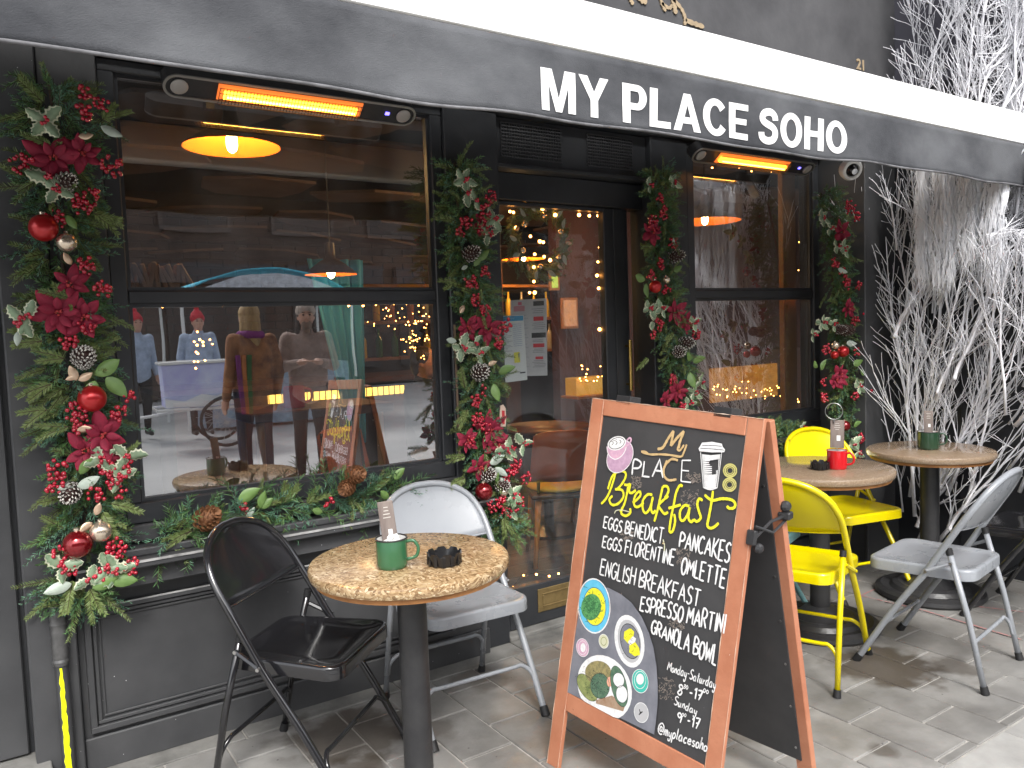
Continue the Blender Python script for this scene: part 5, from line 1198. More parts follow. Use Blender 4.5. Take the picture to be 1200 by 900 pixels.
garland('christmas_garland', 'Christmas garland on the post between the glazed door and the right window', [(768, 200), (772, 250), (772, 300), (775, 350), (785, 400), (792, 450), (795, 500)], .17, 330, [
    ('holly', 788, 214, 4, 60, .9), ('holly', 760, 218, 2, 90, .8), ('berry', 770, 235, 10), ('berry', 762, 262, 20, .03), ('berry', 775, 250, 16, .026), ('poin', 764, 272, 1.05), ('cone', 792, 300, 'frost', (.3, -1, .1), 1.2), ('berry', 785, 285, 14), ('berry', 770, 310, 14), ('ball', 768, 336, .030, redball), ('ball', 781, 328, .018, goldball), ('berry', 778, 340, 10), ('berry', 760, 322, 10), ('pale', 790, 290, 110, .8),
    ('green', 756, 328, 165, 1.1), ('green', 757, 332, -85, 1.0), ('green', 790, 318, 30, .8), ('holly', 760, 362, 4, 110, 1), ('holly', 774, 362, 4, 20, .95), ('holly', 765, 376, 2, 270, .95), ('poin', 792, 366, 1.15), ('poin', 806, 378, .9), ('berry', 770, 382, 8), ('berry', 762, 392, 8), ('berry', 812, 392, 18, .024), ('holly', 812, 378, 3, 20, .9),
    ('cone', 804, 402, 'frost', (.2, -1, 0), 1.2), ('cone', 796, 412, 'frost', (-.2, -1, 0), 1.1), ('green', 812, 422, 150, 1.2), ('green', 812, 424, 15, 1.1), ('green', 808, 436, -85, 1.25), ('poin', 794, 458, 1.15), ('berry', 784, 444, 8), ('poin', 780, 470, .8), ('holly', 812, 460, 4, 60, 1), ('holly', 820, 448, 3, 80, .85), ('holly', 806, 472, 3, 250, .9), ('frond', 760, 420, 190, 3), ('frond', 790, 390, 210, 3), ('berry', 795, 478, 14), ('frond', 765, 290, 190, 3)], 12, 2.85)
garland('christmas_garland', 'Christmas garland in the dark recess right of the right window', [(965, 225), (975, 280), (980, 330), (985, 380), (985, 430), (985, 480), (995, 540)], .22, 300, [
    ('holly', 962, 256, 5, 30, 1.1), ('holly', 972, 268, 3, 250, .9), ('berry', 992, 244, 22, .035), ('berry', 1000, 255, 10), ('poin', 986, 272, 1.15), ('holly', 988, 292, 4, 20, 1.15), ('holly', 980, 288, 3, 130), ('berry', 975, 308, 14), ('berry', 984, 320, 10), ('pale', 982, 315, -20), ('berry', 988, 332, 18, .03), ('berry', 1002, 334, 12), ('poin', 994, 362, .95), ('berry', 1010, 366, 16, .028), ('berry', 998, 376, 10), ('holly', 962, 378, 5, 170, 1), ('holly', 975, 380, 3, 40, .9), ('holly', 952, 392, 3, 250, .8), ('cone', 992, 387, 'frost', (1, -.6, 0), 1.15), ('cone', 984, 386, 'frost', (.6, -1, 0), 1.0),
    ('pale', 992, 402, -5, 1.2), ('ball', 988, 412, .032, redball), ('ball', 979, 405, .022, goldball), ('ball', 978, 416, .022, redball), ('berry', 964, 408, 14, .028), ('berry', 1000, 414, 8), ('green', 958, 430, 150, 1), ('green', 962, 434, 60, 1), ('green', 1000, 428, 20, 1.1), ('green', 1008, 434, -30, 1), ('poin', 984, 440, 1.15), ('poin', 978, 446, .9), ('holly', 1004, 452, 5, 30, 1.05), ('holly', 1016, 458, 3, 0, .9), ('berry', 962, 466, 16), ('berry', 998, 464, 16), ('berry', 962, 448, 6), ('berry', 1005, 512, 18, .028), ('ball', 990, 499, .030, redshiny), ('holly', 998, 520, 4, 220, 1.2), ('holly', 1004, 530, 3, 330, 1.1), ('green', 1000, 500, 20, 1), ('berry', 1010, 505, 8), ('poin', 1006, 534, .6)], 17, 2.74)
garland('sill_garland', 'pine garland with cones lying along the sill of the large left window', [(185, 628), (240, 612), (300, 600), (350, 592), (400, 580), (440, 582), (470, 578)], .062, 135, [
    ('cone', 243, 607, 'tan', (.4, -.9, .5), 1.45), ('cone', 417, 556, 'tan', (.2, -1, .2), 1.25), ('cone', 406, 572, 'tan', (-.8, -.9, -.1), 1.1), ('green', 279, 588, 28, 1.25), ('green', 306, 596, 80, 1.0), ('green', 306, 596, 40, .8), ('berry', 287, 594, 7, .020), ('berry', 382, 588, 5, .016), ('green', 462, 562, 45, .9), ('green', 378, 600, 160, .7), ('frond', 225, 622, 185, 4), ('frond', 330, 590, 60, 4), ('frond', 300, 595, 20, 3), ('frond', 360, 590, 40, 3), ('pale', 290, 610, 60, .8), ('frond', 440, 575, 60, 3), ('green', 455, 585, 130, .8)], 21, 2.875, True, 1.75)
garland('sill_garland', 'plain pine garland on the sill of the right window behind the menu board', [(830, 520), (880, 515), (930, 510)], .14, 420, [('frond', 880, 505, 60, 3), ('frond', 910, 510, 80, 3), ('holly', 940, 500, 3, 60, .8)], 23, 2.87, True)

# decorations fixed in the second garland
def hang_tag():
    p = at(589, 487, 2.775); t = thing('hanging_tag', 'small pale wooden tag with a red centre hooked in the garland by the door', 'decoration', tuple(p))
    pale = mat('pale_wood_tag', (.55, .42, .34), .6)
    autosmooth(MB().add(prism([(-.012, -.045), (.012, -.047), (.016, -.01), (.015, .03), (.004, .046), (-.010, .042), (-.015, .0)], .004), 0, Rm('X', PI/2)).build('tag_board', pale, t)); MB().add(prism([(-.006, -.036), (.007, -.037), (.009, .02), (-.005, .022)], .001), 0, T(0, -.003, 0) @ Rm('X', PI/2)).build('red_centre', mat('red_felt', (.45, .03, .04), .7), t)
    MB().add(tube([(0, 0, .044), (0, .01, .07)], .0012, 4)).build('string', stemm, t)
hang_tag()

# ------------------------------------------------------------------ white branches on the side wall
def branch_mesh(m, p, d0, L_, r0, r_, depth, plane=True):
    n_ = 7 if depth == 0 else (5 if depth == 1 else 3); P = [Vector(p)]; d0 = Vector(d0).normalized(); ds = [d0]
    wob = .13 if depth == 0 else .20
    for k in range(n_):
        d0 = (d0+Vector((r_.uniform(-.35, .35)*wob*1.2, r_.uniform(-1, 1)*wob, r_.uniform(-.7, 1)*wob))).normalized()
        q = P[-1]+d0*L_/n_
        if q.x > 4.43: q.x = 4.43-.01*r_.random(); d0.x = -abs(d0.x)*.3
        if q.x < 4.0: d0.x = abs(d0.x)
        if q.y < 2.02 and q.z > 1.8: q.x = max(q.x, min(4.43, 4.38+.02*r_.random()))
        P.append(q); ds.append(d0.copy())
    rs = [max(r0*(1-.80*k/n_), .0016) for k in range(n_+1)]
    m.add(tube(P, rs, 6 if depth == 0 else (4 if depth == 1 else 3), depth == 0))
    if depth >= 2: return
    cnt = int(L_*(13 if depth == 0 else 14))
    for k in range(cnt):
        f = r_.uniform(.12, .97)*n_; i = int(f); i = min(i, n_-1); q = P[i].lerp(P[i+1], f-i); s = -1 if k % 2 else 1
        a = r_.uniform(.16, .55)*s; dd = ds[i]; dv = Vector((dd.x+r_.uniform(-.3, .2), dd.y*math.cos(a)-dd.z*math.sin(a), dd.y*math.sin(a)+dd.z*math.cos(a)))
        rr = rs[i]*.55; branch_mesh(m, q, dv, L_*(.48 if depth == 0 else .50)*r_.uniform(.45, 1.15)*(1-.35*f/n_), max(rr, .0019 if depth == 0 else .0014), r_, depth+1)
def branches():
    t = thing('branch_display', 'mass of white painted bare branches fixed to the black side wall', 'branches', (4.40, 1.6, 0)); org = Vector((4.40, 1.6, 0)); r_ = random.Random(41)
    def one(p, dv, L_, r0):
        m = MB(); p = Vector(p); branch_mesh(m, (0, 0, 0) if False else p, dv, L_, r0, r_, 0); m.v = [(x-p.x, y-p.y, z-p.z) for x, y, z in m.v]
        return m.build('branch', branchm, t, smooth=True, loc=p-org)
    # measured leading branches (base pixel, tip pixel)
    for (bx, by, tx, ty, r0) in ((1066, 582, 1085, 330, .010), (1058, 600, 1040, 410, .006), (1072, 605, 1098, 300, .012), (1046, 396, 1110, 250, .016), (1080, 600, 1120, 330, .009), (1074, 680, 1110, 440, .011), (1096, 470, 1160, 240, .013),
                                 (1120, 440, 1190, 250, .012), (1085, 410, 1055, 240, .008), (1060, 370, 1070, 225, .007), (1090, 590, 1180, 360, .010), (1074, 640, 1150, 470, .014), (1095, 640, 1190, 500, .012), (1110, 580, 1190, 380, .012), (1130, 600, 1199, 440, .011), (1078, 320, 1050, 230, .006)):
        X = 4.33-.09*r_.random(); a = atx(bx, by, X); b_ = atx(tx, ty, X); one(a, b_-a, (b_-a).length*1.1, r0)
    for k in range(255):
        y = r_.uniform(.5, 2.42); z = r_.uniform(.85, 3.1)
        if y > 2.2 and z < 1.1: continue
        dv = Vector((r_.uniform(-.12, .02), r_.choice((-.45, -.2, -.2, .05))+r_.uniform(-.14, .14), 1)); one((r_.uniform(4.18, 4.40), y, z), dv, r_.uniform(.7, 1.35), r_.uniform(.003, .009))
    for k in range(26):    # low sprays
        y = r_.uniform(.6, 2.0); one((r_.uniform(4.22, 4.38), y, r_.uniform(.45, .9)), (r_.uniform(-.15, 0), r_.uniform(-.9, -.1), r_.uniform(.5, 1)), r_.uniform(.5, .9), r_.uniform(.006, .012))
    for k in range(10):    # along the left edge
        one((r_.uniform(4.25, 4.38), r_.uniform(2.25, 2.5), r_.uniform(1.1, 2.4)), (0, r_.uniform(-.2, .25), 1), r_.uniform(.4, .7), .006)
    # thick cut lower ends
    for (bx, by, tx, ty, r0) in ((1048, 396, 1075, 330, .020), (1118, 445, 1150, 370, .017), (1098, 462, 1125, 395, .013), (1074, 618, 1100, 570, .017), (1112, 622, 1150, 560, .015)):
        a = atx(bx, by, 4.20); b_ = atx(tx, ty, 4.22); m = MB(); dd = b_-a; P_ = smooth_path([Vector((0, 0, 0)), dd*.22+Vector((.01, .012, 0)), dd*.5+Vector((0, -.008, .01)), dd*.8+Vector((.02, .006, 0)), dd*1.25+Vector((.05, -.01, .02)), dd*1.8+Vector((.07, -.05, .06))], 4); n_ = len(P_)
        m.add(tube(P_, [r0*.62*(1-.75*q/n_)*(1+.10*math.sin(q*2.1)) for q in range(n_)], 9))
        for q in range(9):
            i = r_.randrange(3, n_-2); m.add(tube([P_[i], P_[i]+Vector((r_.uniform(-.03, .01), r_.uniform(-.09, .05), r_.uniform(.04, .12))), P_[i]+Vector((-.02, r_.uniform(-.16, .08), r_.uniform(.12, .26)))], [.0035, .0025, .0014], 4))
        m.build('cut_branch', branchm, t, True, a-org)
    # gauze hanging among the branches
    for k, (y, w_, z0, z1) in enumerate(((2.31, .05, 1.63, 2.3), (2.20, .10, 1.60, 2.3), (2.075, .07, 1.70, 2.3), (1.955, .085, 1.60, 2.3), (1.78, .12, 1.60, 2.2), (1.56, .13, 1.50, 2.2), (1.32, .12, 1.45, 2.2), (1.06, .13, 1.55, 2.2), (.80, .12, 1.45, 2.2))):
        m = MB(); NU, NV = 16, 30; vs = []; fs = []
        for j in range(NV+1):
            v = j/NV
            for i in range(NU+1):
                u = i/NU-.5; zb = z0+.10*abs(math.sin(u*11+k))+.03*math.sin(u*47+k); z = z1+(zb-z1)*v
                ww = w_*(.75+.35*v)*(1+.1*math.sin(v*9+k)); vs.append((-.16-.03*math.cos(u*PI)+.014*math.sin(u*34+k)+.012*math.sin(v*14+u*9), u*ww+.02*math.sin(v*5+k), z))
        for j in range(NV):
            for i in range(NU):
                if j > NV-7 and ((i*7+j*3+k) % 5 == 0): continue
                a = j*(NU+1)+i; fs.append((a, a+1, a+NU+2, a+NU+1))
        k_ = 1 if y > 1.9 else .35
        vs = [(x_*k_, y_, z_) for x_, y_, z_ in vs]; m.add((vs, fs))
        for q in range(700):
            a = (-.17*k_+r_.uniform(-.05, .02)*k_, r_.uniform(-.55, .55)*w_, r_.uniform(z0, z1)); l = r_.uniform(.05, .16); dy = r_.uniform(-.035, .035)
            m.add(([a, (a[0], a[1]+.005, a[2]), (a[0]-.01, a[1]+dy, a[2]-l)], [(0, 1, 2)]))
        o = m.build('gauze_drape', gauzem, t, True, Vector((4.37, y, 0))-org)
branches()

# ------------------------------------------------------------------ cafe interior
def interior():
    fl = struct(MB().add(bb(-2.4, 8.2, 3.06, 8.0, -.05, -.004)).build('inner_floor', mortar))
    k = 0; y = 3.065
    while y < 6.2:
        x = -1.2+(k % 3)*.7
        while x < 7: o = blk('floor_board', floorwood, x, x+2.09, y, y+.196, -.02, .012+.001*rnd.random(), .002, fl); x += 2.1
        y += .2; k += 1
    cl = struct(MB().add(bb(-2.4, 8.2, 3.06, 8.0, 2.72, 2.80)).build('inner_ceiling', mat('black_ceiling', (.012, .011, .011), .9)))
    r_ = random.Random(9)
    for i in range(12):
        for j in range(7):
            cx, cy_ = -1.5+i*.78+r_.uniform(-.15, .15), 3.5+j*.66+r_.uniform(-.12, .12)
            n_ = 7; poly = [((.36+r_.uniform(-.09, .10))*math.cos(2*PI*q/n_+.2)*1.15, (.30+r_.uniform(-.08, .07))*math.sin(2*PI*q/n_+.2)) for q in range(n_)]
            o = MB().add(prism(poly, .02)).build('bark_panel', ceilpanel, cl, loc=(cx, cy_, r_.uniform(2.54, 2.66)-max(0, cy_-4)*.115)); o.rotation_euler = (r_.uniform(-.10, .10), r_.uniform(-.10, .10), r_.uniform(-.2, .2))
    for (nm, m_, *a) in (('inner_wall', wallbrown, -2.5, -2.4, 3.06, 8.0, 0, 2.75), ('inner_wall', wallbrown, 8.2, 8.3, 3.06, 8.0, 0, 2.75), ('inner_wall', mortar, -2.4, 8.2, 7.61, 7.7, 0, 2.75), ('partition_wall', redwood, 3.95, 8.2, 5.2, 5.3, 0, 2.72)):
        o = struct(blk(nm, m_, *a, b=0))
        if nm == 'inner_wall' and m_ is mortar: bw = o
    me = MB().add(box(.215, .03, .062, .003)).mesh('brick', brickm)
    for j in range(16):
        for i in range(18): link('brick', me, bw, (-2.9+.35*0+i*.228+(j % 2)*.114+1.0-2.9+2.0, -.055, -.375+1.0+j*.072-.55))
    # timber reveal posts beside the windows
    for (x, y, w_, lab) in ((4.075, 3.06, .12, 'upright varnished post inside the right edge of the right window'), (.425, 3.06, .05, 'thin varnished post inside the left edge of the large window')):
        o = blk('timber_post', warmwood, x-w_/2, x+w_/2, y, y+.035, 0.015, 2.71, .003); tag(o, lab, 'post')
    # bar
    t = thing('bar_counter', 'dark bar counter at the back with a glowing yellow strip under its top', 'bar', (2.6, 6.1, 0))
    MB().add(bb(-1.5, 1.4, -.25, .35, .012, .98)).build('counter_front', wallbrown, t); MB().add(bb(-1.6, 1.5, -.34, .42, 1.03, 1.07, .004)).build('counter_top', redwood, t)
    MB().add(bb(-.85, .25, -.262, -.252, .92, .985)).build('light_strip', emis('warm_light_strip', (1, .55, .10), 1.6), t)
    m = MB()
    for q in range(23): m.add(bb(-.85+q*.048, -.846+q*.048, -.275, -.265, .90, .99))
    m.build('strip_grille', darkmetal, t)
    # back shelves with bottles
    s = thing('bottle_shelf', 'wooden back bar shelves loaded with bottles behind the counter', 'shelf', (4.3, 7.2, 0))
    for z in (1.15, 1.50, 1.85): MB().add(bb(-1.5, 2.2, -.15, .15, z, z+.03, .002)).build('shelf_board', warmwood, s)
    for x in (-1.5, .3, 2.17): MB().add(bb(x, x+.03, -.16, .16, .6, 2.1)).build('shelf_upright', redwood, s)
    MB().add(bb(-1.45, 2.1, .1, .11, 1.87, 1.875)).build('shelf_light', emis('shelf_glow', (1, .5, .12), 4), s); MB().add(bb(-1.45, 2.1, .1, .11, 1.52, 1.525)).build('shelf_light', emis('shelf_glow', (1, .5, .12), 4), s)
    cols = [mat('amber_bottle', (.45, .16, .03), .1, coat=.5), mat('green_bottle', (.03, .16, .05), .1, coat=.5), mat('clear_bottle', (.42, .38, .30), .1), mat('yellow_bottle', (.65, .45, .06), .15)]
    protos = []; ORD = 'first second third fourth fifth sixth seventh eighth ninth tenth eleventh twelfth thirteenth fourteenth fifteenth sixteenth seventeenth eighteenth nineteenth twentieth'.split()
    for c in cols: protos.append(MB().add(lathe([(.032, 0), (.036, .006), (.036, .15), (.030, .18), (.012, .21), (.012, .27), (.014, .275)], 12)).mesh('bottle', c, True))
    names = ['amber', 'green', 'clear', 'yellow']
    for lv, z in enumerate((1.18, 1.53)):
        for q in range(20):
            ci = r_.randrange(4); o = link('bottle', protos[ci], None, (2.88+q*.17+r_.uniform(-.02, .02), 7.12, z)); tag(o, '%s glass bottle on the %s back bar shelf, %s from the left' % (names[ci], ('lower', 'upper')[lv], ORD[q]), 'bottle')
            o['group'] = 'bottles on the back bar shelves'
    # pendant lamps
    def pendant(p, r, lab, e):
        t = thing('pendant_lamp', lab, 'lamp', tuple(p), group='wide pendant lamps in the cafe')
        autosmooth(MB().add(lathe([(r, 0), (r*.94, .016), (r*.55, .065), (r*.2, .10), (.03, .14), (.028, .19)], 40, False, True)).build('shade', mat('dark_bronze_shade', (.05, .03, .02), .4), t), 60)
        autosmooth(MB().add(lathe([(r-.002, .001), (r*.93, .012), (r*.54, .060), (r*.18, .095)], 40, False, True)).build('shade_lining', mat('lit_yellow_lining', (.50, .105, .003), .6, emit=(1, .22, .0), estr=.25), t), 60)
        MB().add(lathe([(.012, .075), (.022, .06), (.024, .01), (.018, -.012), (.006, -.022)], 16)).build('bulb', emis('lamp_bulb', (1, .72, .30), 30), t, True)
        MB().add(tube([(0, 0, .18), (0, 0, 2.70-p[2])], .004, 6)).build('cable', rubber, t)
        l = bpy.data.lights.new('lamp_light', 'POINT'); l.energy = e; l.color = (1, .58, .22); l.shadow_soft_size = .03; lo = bpy.data.objects.new('lamp_light', l); COL.objects.link(lo); lo.parent = t; lo.location = (0, 0, -.04)
    pendant(at(272, 173, 3.6), .205, 'nearest wide pendant lamp glowing yellow behind the upper large window', 9)
    pendant(at(388, 322, 4.6), .155, 'distant pendant lamp low behind the large window above the bar', 1.2)
    pendant(at(826, 260, 4.1), .26, 'pendant lamp glowing behind the upper right window', 2.5)
    pendant((4.6, 6.6, 2.1), .22, 'pendant lamp far inside the cafe behind the door', 10)
    pendant((3.2, 4.5, 2.3), .2, 'added pendant lamp lighting the room and table inside the door', 16)  # added lamp, brightens the wall and chair behind the door
    # teal curtain
    m = MB(); vs = []; fs = []; NU, NV = 30, 24
    for j in range(NV+1):
        v = j/NV; z = 1.90-1.22*v; wd = .40*(1-.72*v)
        for i in range(NU+1): u = i/NU-.5; vs.append((u*wd+.10*v, .03*math.sin(u*30)*(.4+.6*(1-v)), z))
    for j in range(NV):
        for i in range(NU): a = j*(NU+1)+i; fs.append((a, a+1, a+NU+2, a+NU+1))
    c = at(398, 400, 5.0); o = MB().add((vs, fs)).build('teal_curtain', mat('teal_cloth', (.05, .40, .72), .8, var=(.03, .28, .52), vscale=4, stretch=(1, 1, .2)), None, True, (c.x, c.y, 0)); tag(o, 'pale teal curtain gathered towards its foot behind the large window', 'curtain')
    md = o.modifiers.new('thickness', 'SOLIDIFY'); md.thickness = .004
    # ledge inside the large window with a red mug
    t = thing('window_counter', 'narrow dark wooden counter standing inside the large window', 'counter', (1.22, 3.42, 0))
    MB().add(bb(-.33, .30, -.20, .18, 1.06, 1.10, .005)).build('counter_top', redwood, t)
    for x in (-.28, .25):
        for y in (-.15, .13): MB().add(tube([(x, y, .012), (x, y, 1.06)], .018, 8)).build('leg', warmwood, t)
    MB().add(bb(-.28, .25, -.16, -.14, .62, .68)).build('stretcher', warmwood, t)
    p = at(345, 472, 3.36); tg = thing('red_mug', 'large red mug on the counter just inside the large window', 'mug', (p.x, p.y, 1.10))
    autosmooth(MB().add(lathe([(.042, 0), (.046, .004), (.046, .092), (.042, .092), (.040, .01)], 28)).build('cup', redpl, tg))
    MB().add(tube(smooth_path([(.045, 0, .08), (.075, 0, .07), (.075, 0, .03), (.045, 0, .02)], 4), .006, 8)).build('handle', redpl, tg, True)
    # stacked driftwood on a shelf at left
    t = thing('driftwood_row', 'row of split logs leaning on a shelf behind the upper left of the large window', 'logs', tuple(at(178, 341, 3.45))); r2 = random.Random(2)
    MB().add(bb(-.16, .17, -.06, .08, -.025, .0)).build('shelf_board', redwood, t)
    for q in range(15): MB().add(box(.018, .07, .10+.03*r2.random(), .004), 0, T(-.14+q*.0195, 0, .05) @ Rm('Y', r2.uniform(-.5, .2))).build('log', mat('pale_split_wood', (.30, .20, .13), .8, var=(.14, .085, .05), vscale=20, stretch=(1, 1, .2)), t)
    # table, chairs and people by the door
    t = thing('cafe_table', 'round yellow brown wooden table inside the glazed door', 'table', (3.18, 4.36, 0))
    MB().add(lathe([(.30, .715), (.31, .725), (.305, .742)], 40)).build('table_top', redwood, t, True); MB().add(tube([(0, 0, .04), (0, 0, .715)], .035, 12)).build('pedestal', darkmetal, t); MB().add(lathe([(.24, .012), (.22, .03), (.04, .06)], 24)).build('base', darkmetal, t)
    must = mat('mustard_cushion', (.80, .50, .05), .8, bump=.3, bscale=60); lw = mat('orange_beech', (.60, .25, .07), .4); cbk = mat('red_brown_chair_back', (.38, .11, .05), .35)
    def cafe_chair(x, y, h, lab):
        t = thing('cafe_chair', lab, 'chair', (x, y, 0), h, 'wooden chairs with mustard cushions inside the cafe')
        for sx in (-1, 1):
            for sy in (-1, 1): MB().add(tube([(sx*.19, sy*.19, .012), (sx*.15, sy*.15, .42)], [.012, .020], 10)).build('leg', lw, t, True)
        MB().add(box(.40, .40, .03, .012), 0, T(0, 0, .43)).build('seat', redwood, t); MB().add(ball(.20, 20, 10, (1, 1, .16)), 0, T(0, 0, .462)).build('cushion', must, t, True)
        m = MB(); vs = []; fs = []
        for j in range(7):
            for i in range(13): u = i/12-.5; v = j/6; vs.append((-.19-.05*v+.06*(2*u)**2*.6, u*.40*(1-.12*v), .52+.30*v-.03*(2*u)**4*v))
        for j in range(6):
            for i in range(12): a = j*13+i; fs.append((a, a+1, a+14, a+13))
        o = m.add((vs, fs)).build('backrest', cbk, t, True); md = o.modifiers.new('thickness', 'SOLIDIFY'); md.thickness = .014
        for sy in (-1, 1): MB().add(tube([(-.15, sy*.15, .42), (-.205, sy*.155, .80)], .010, 8)).build('back_post', darkmetal, t)
    cafe_chair(2.86, 3.80, rad(62), 'wooden chair with a red brown back and mustard cushion inside the door')
    cafe_chair(3.62, 4.25, rad(170), 'wooden chair on the far right of the table inside the door')
    cafe_chair(1.95, 4.6, rad(-70), 'wooden chair standing alone inside the large window')
    # banquette under the right window side
    t = thing('banquette', 'wall bench with a yellow back panel, its warm light put into the material, seen through the right window', 'bench', (6.2, 4.85, 0))
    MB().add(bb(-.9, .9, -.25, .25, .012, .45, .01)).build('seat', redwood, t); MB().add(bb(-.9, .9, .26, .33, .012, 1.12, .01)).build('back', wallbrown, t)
    for a, b_ in ((-.60, -.16), (-.13, .35)): MB().add(bb(a, b_, .225, .255, .66, .98, .004)).build('lit_panel', mat('amber_panel_painted_light', (.6, .3, .06), .5, var=(.2, .08, .02), vscale=9, emit=(1, .36, .03), estr=.14), t)  # emission stands for warm light falling on the panels
    t = thing('glitter_box', 'golden lit display box behind the glass beside the door handle', 'display box', tuple(at(688, 442, 4.6)))
    MB().add(bb(-.13, .17, -.03, .10, -.13, .0, .003)).build('box', mat('gold_glitter', (.6, .38, .08), .35, metal=.7, bump=1, bscale=90, emit=(1, .45, .06), estr=.12), t); MB().add(bb(-.16, .2, -.08, .12, -.15, -.132)).build('ledge', warmwood, t)  # weak emission on the box stands for yellow light on it
    # pictures
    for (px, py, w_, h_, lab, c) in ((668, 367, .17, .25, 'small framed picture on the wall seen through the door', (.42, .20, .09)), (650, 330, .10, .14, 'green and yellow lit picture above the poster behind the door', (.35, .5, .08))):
        p = at(px, py, 5.1); t = thing('framed_picture', lab, 'picture', tuple(p)); MB().add(bb(-w_/2, w_/2, 0, .02, -h_/2, h_/2, .003)).build('frame', warmwood, t); MB().add(bb(-w_/2+.02, w_/2-.02, -.004, -.0005, -h_/2+.02, h_/2-.02)).build('print', mat('print_'+str(px), c, .5, var=(c[0]*.5, c[1]*.6, c[2]), vscale=20, emit=c, estr=.35), t)  # prints glow by emission to look lit
    # wreath inside the door glass
    p = at(632, 283, 3.05); t = thing('christmas_wreath', 'round wreath with lights hanging inside the top of the glazed door', 'wreath', tuple(p)); m = MB(); r3 = random.Random(6)
    for q in range(240): a = 2*PI*q/240; rr = .135+r3.uniform(-.035, .035); needle_spray(m, (rr*math.cos(a), r3.uniform(-.01, .03), rr*math.sin(a)), (math.cos(a+1.1)*1, r3.uniform(-.4, .1), math.sin(a+1.1)), .06, .02, r3, 22, .0011, q % 3)
    stuff(m.build('pine_foliage', [needle, needleb, needleo, stemm], t)); org = Vector(p)
    for q in range(14): a = 2*PI*q/14; leaf(t, org, org+Vector((.14*math.cos(a), -.02, .14*math.sin(a))), math.degrees(a)+r3.uniform(-60, 60), 'pale' if q % 3 else 'gold', r3, .8)
    for q in range(6): a = 2*PI*q/6+.4; bauble(t, org, org+Vector((.12*math.cos(a), -.02, .12*math.sin(a))), .014, goldball)
    # fairy lights
    bulb = MB().add(ball(.0048, 8, 6)).mesh('bulb', emis('fairy_bulb', (1, .36, .07), 13), True)
    def string(lab, pts, Y, n_=None, jit=.0, bs=1.0):
        P = [at(x, y, Y) for x, y in pts]; org = P[0].copy(); t = thing('fairy_lights', lab, 'fairy lights', tuple(org)); 
        MB().add(tube([q-org for q in smooth_path(P, 3)], .0012, 4)).build('wire', rubber, t)
        Q = P if n_ is None else [P[int(f)].lerp(P[min(int(f)+1, len(P)-1)], f-int(f)) for f in [k*(len(P)-1.001)/(n_-1) for k in range(n_)]]
        for q in Q: o = link('bulb', bulb, t, q-org+Vector((rnd.uniform(-jit, jit), -.004, rnd.uniform(-jit, jit)-.004))); s = rnd.uniform(.7, 1.15)*bs; o.scale = (s, s, s)
    string('string of warm fairy lights along the middle rail inside the large window', [(145, 357), (168, 358), (190, 358), (211, 357), (260, 357), (317, 356), (335, 356), (387, 355), (408, 357), (425, 357), (440, 356), (452, 360), (461, 355), (476, 355), (490, 357)], 3.03)
    string('string of warm fairy lights along the middle rail inside the right window', [(808, 352), (828, 350), (842, 350), (852, 349), (862, 350), (870, 350), (901, 350), (921, 349), (933, 349)], 3.03)
    string('fairy lights running down the right edge inside the right window', [(937, 218), (936, 283), (935, 316), (941, 360), (938, 375), (939, 396), (938, 410), (942, 439), (935, 470), (944, 472), (943, 478)], 3.08)
    string('fairy lights across the top inside the right window', [(834, 196), (866, 196), (880, 200), (903, 201)], 3.2)
    string('string of fairy lights around the top and right edge inside the door', [(597, 247), (601, 248), (614, 237), (635, 244), (650, 251), (666, 244), (678, 251), (690, 252), (700, 252), (703, 259), (704, 271), (702, 289), (700, 306), (699, 322), (701, 337), (702, 385), (710, 411), (706, 440), (709, 452)], 3.035, None, 0, 1.6)
    string('fairy lights looped through the wreath and hanging behind the posters', [(604, 266), (621, 276), (632, 282), (636, 283), (626, 297), (637, 300), (644, 304), (625, 312), (625, 329), (620, 342), (626, 342), (609, 352)], 3.04, None, 0, 1.6)
    string('fairy lights lying along the door threshold inside', [(583, 692), (601, 687), (613, 673), (628, 672), (643, 674), (654, 671)], 3.08)
    string('dense golden fairy lights on the bottles at the right of the large window', [(470, 380), (500, 372), (478, 395), (502, 400), (470, 405), (498, 412)], 5.2, 46, .05)
    string('fairy lights trailing on a branch at the left of the large window', [(232, 390), (246, 402), (228, 405), (236, 418), (232, 428)], 3.5, 14, .02)
    string('fairy lights scattered over the bar behind the large window', [(420, 372), (440, 366), (455, 378), (470, 362), (488, 368), (500, 360)], 5.6, 30, .09)
    string('golden fairy lights heaped on the bench behind the right window', [(835, 452), (850, 460), (870, 452), (890, 462), (905, 455), (922, 468), (935, 472)], 4.55, 60, .05)
    string('fairy lights around the golden display box behind the door', [(678, 428), (690, 432), (680, 448), (700, 444), (704, 428)], 4.5, 16, .03)
interior()

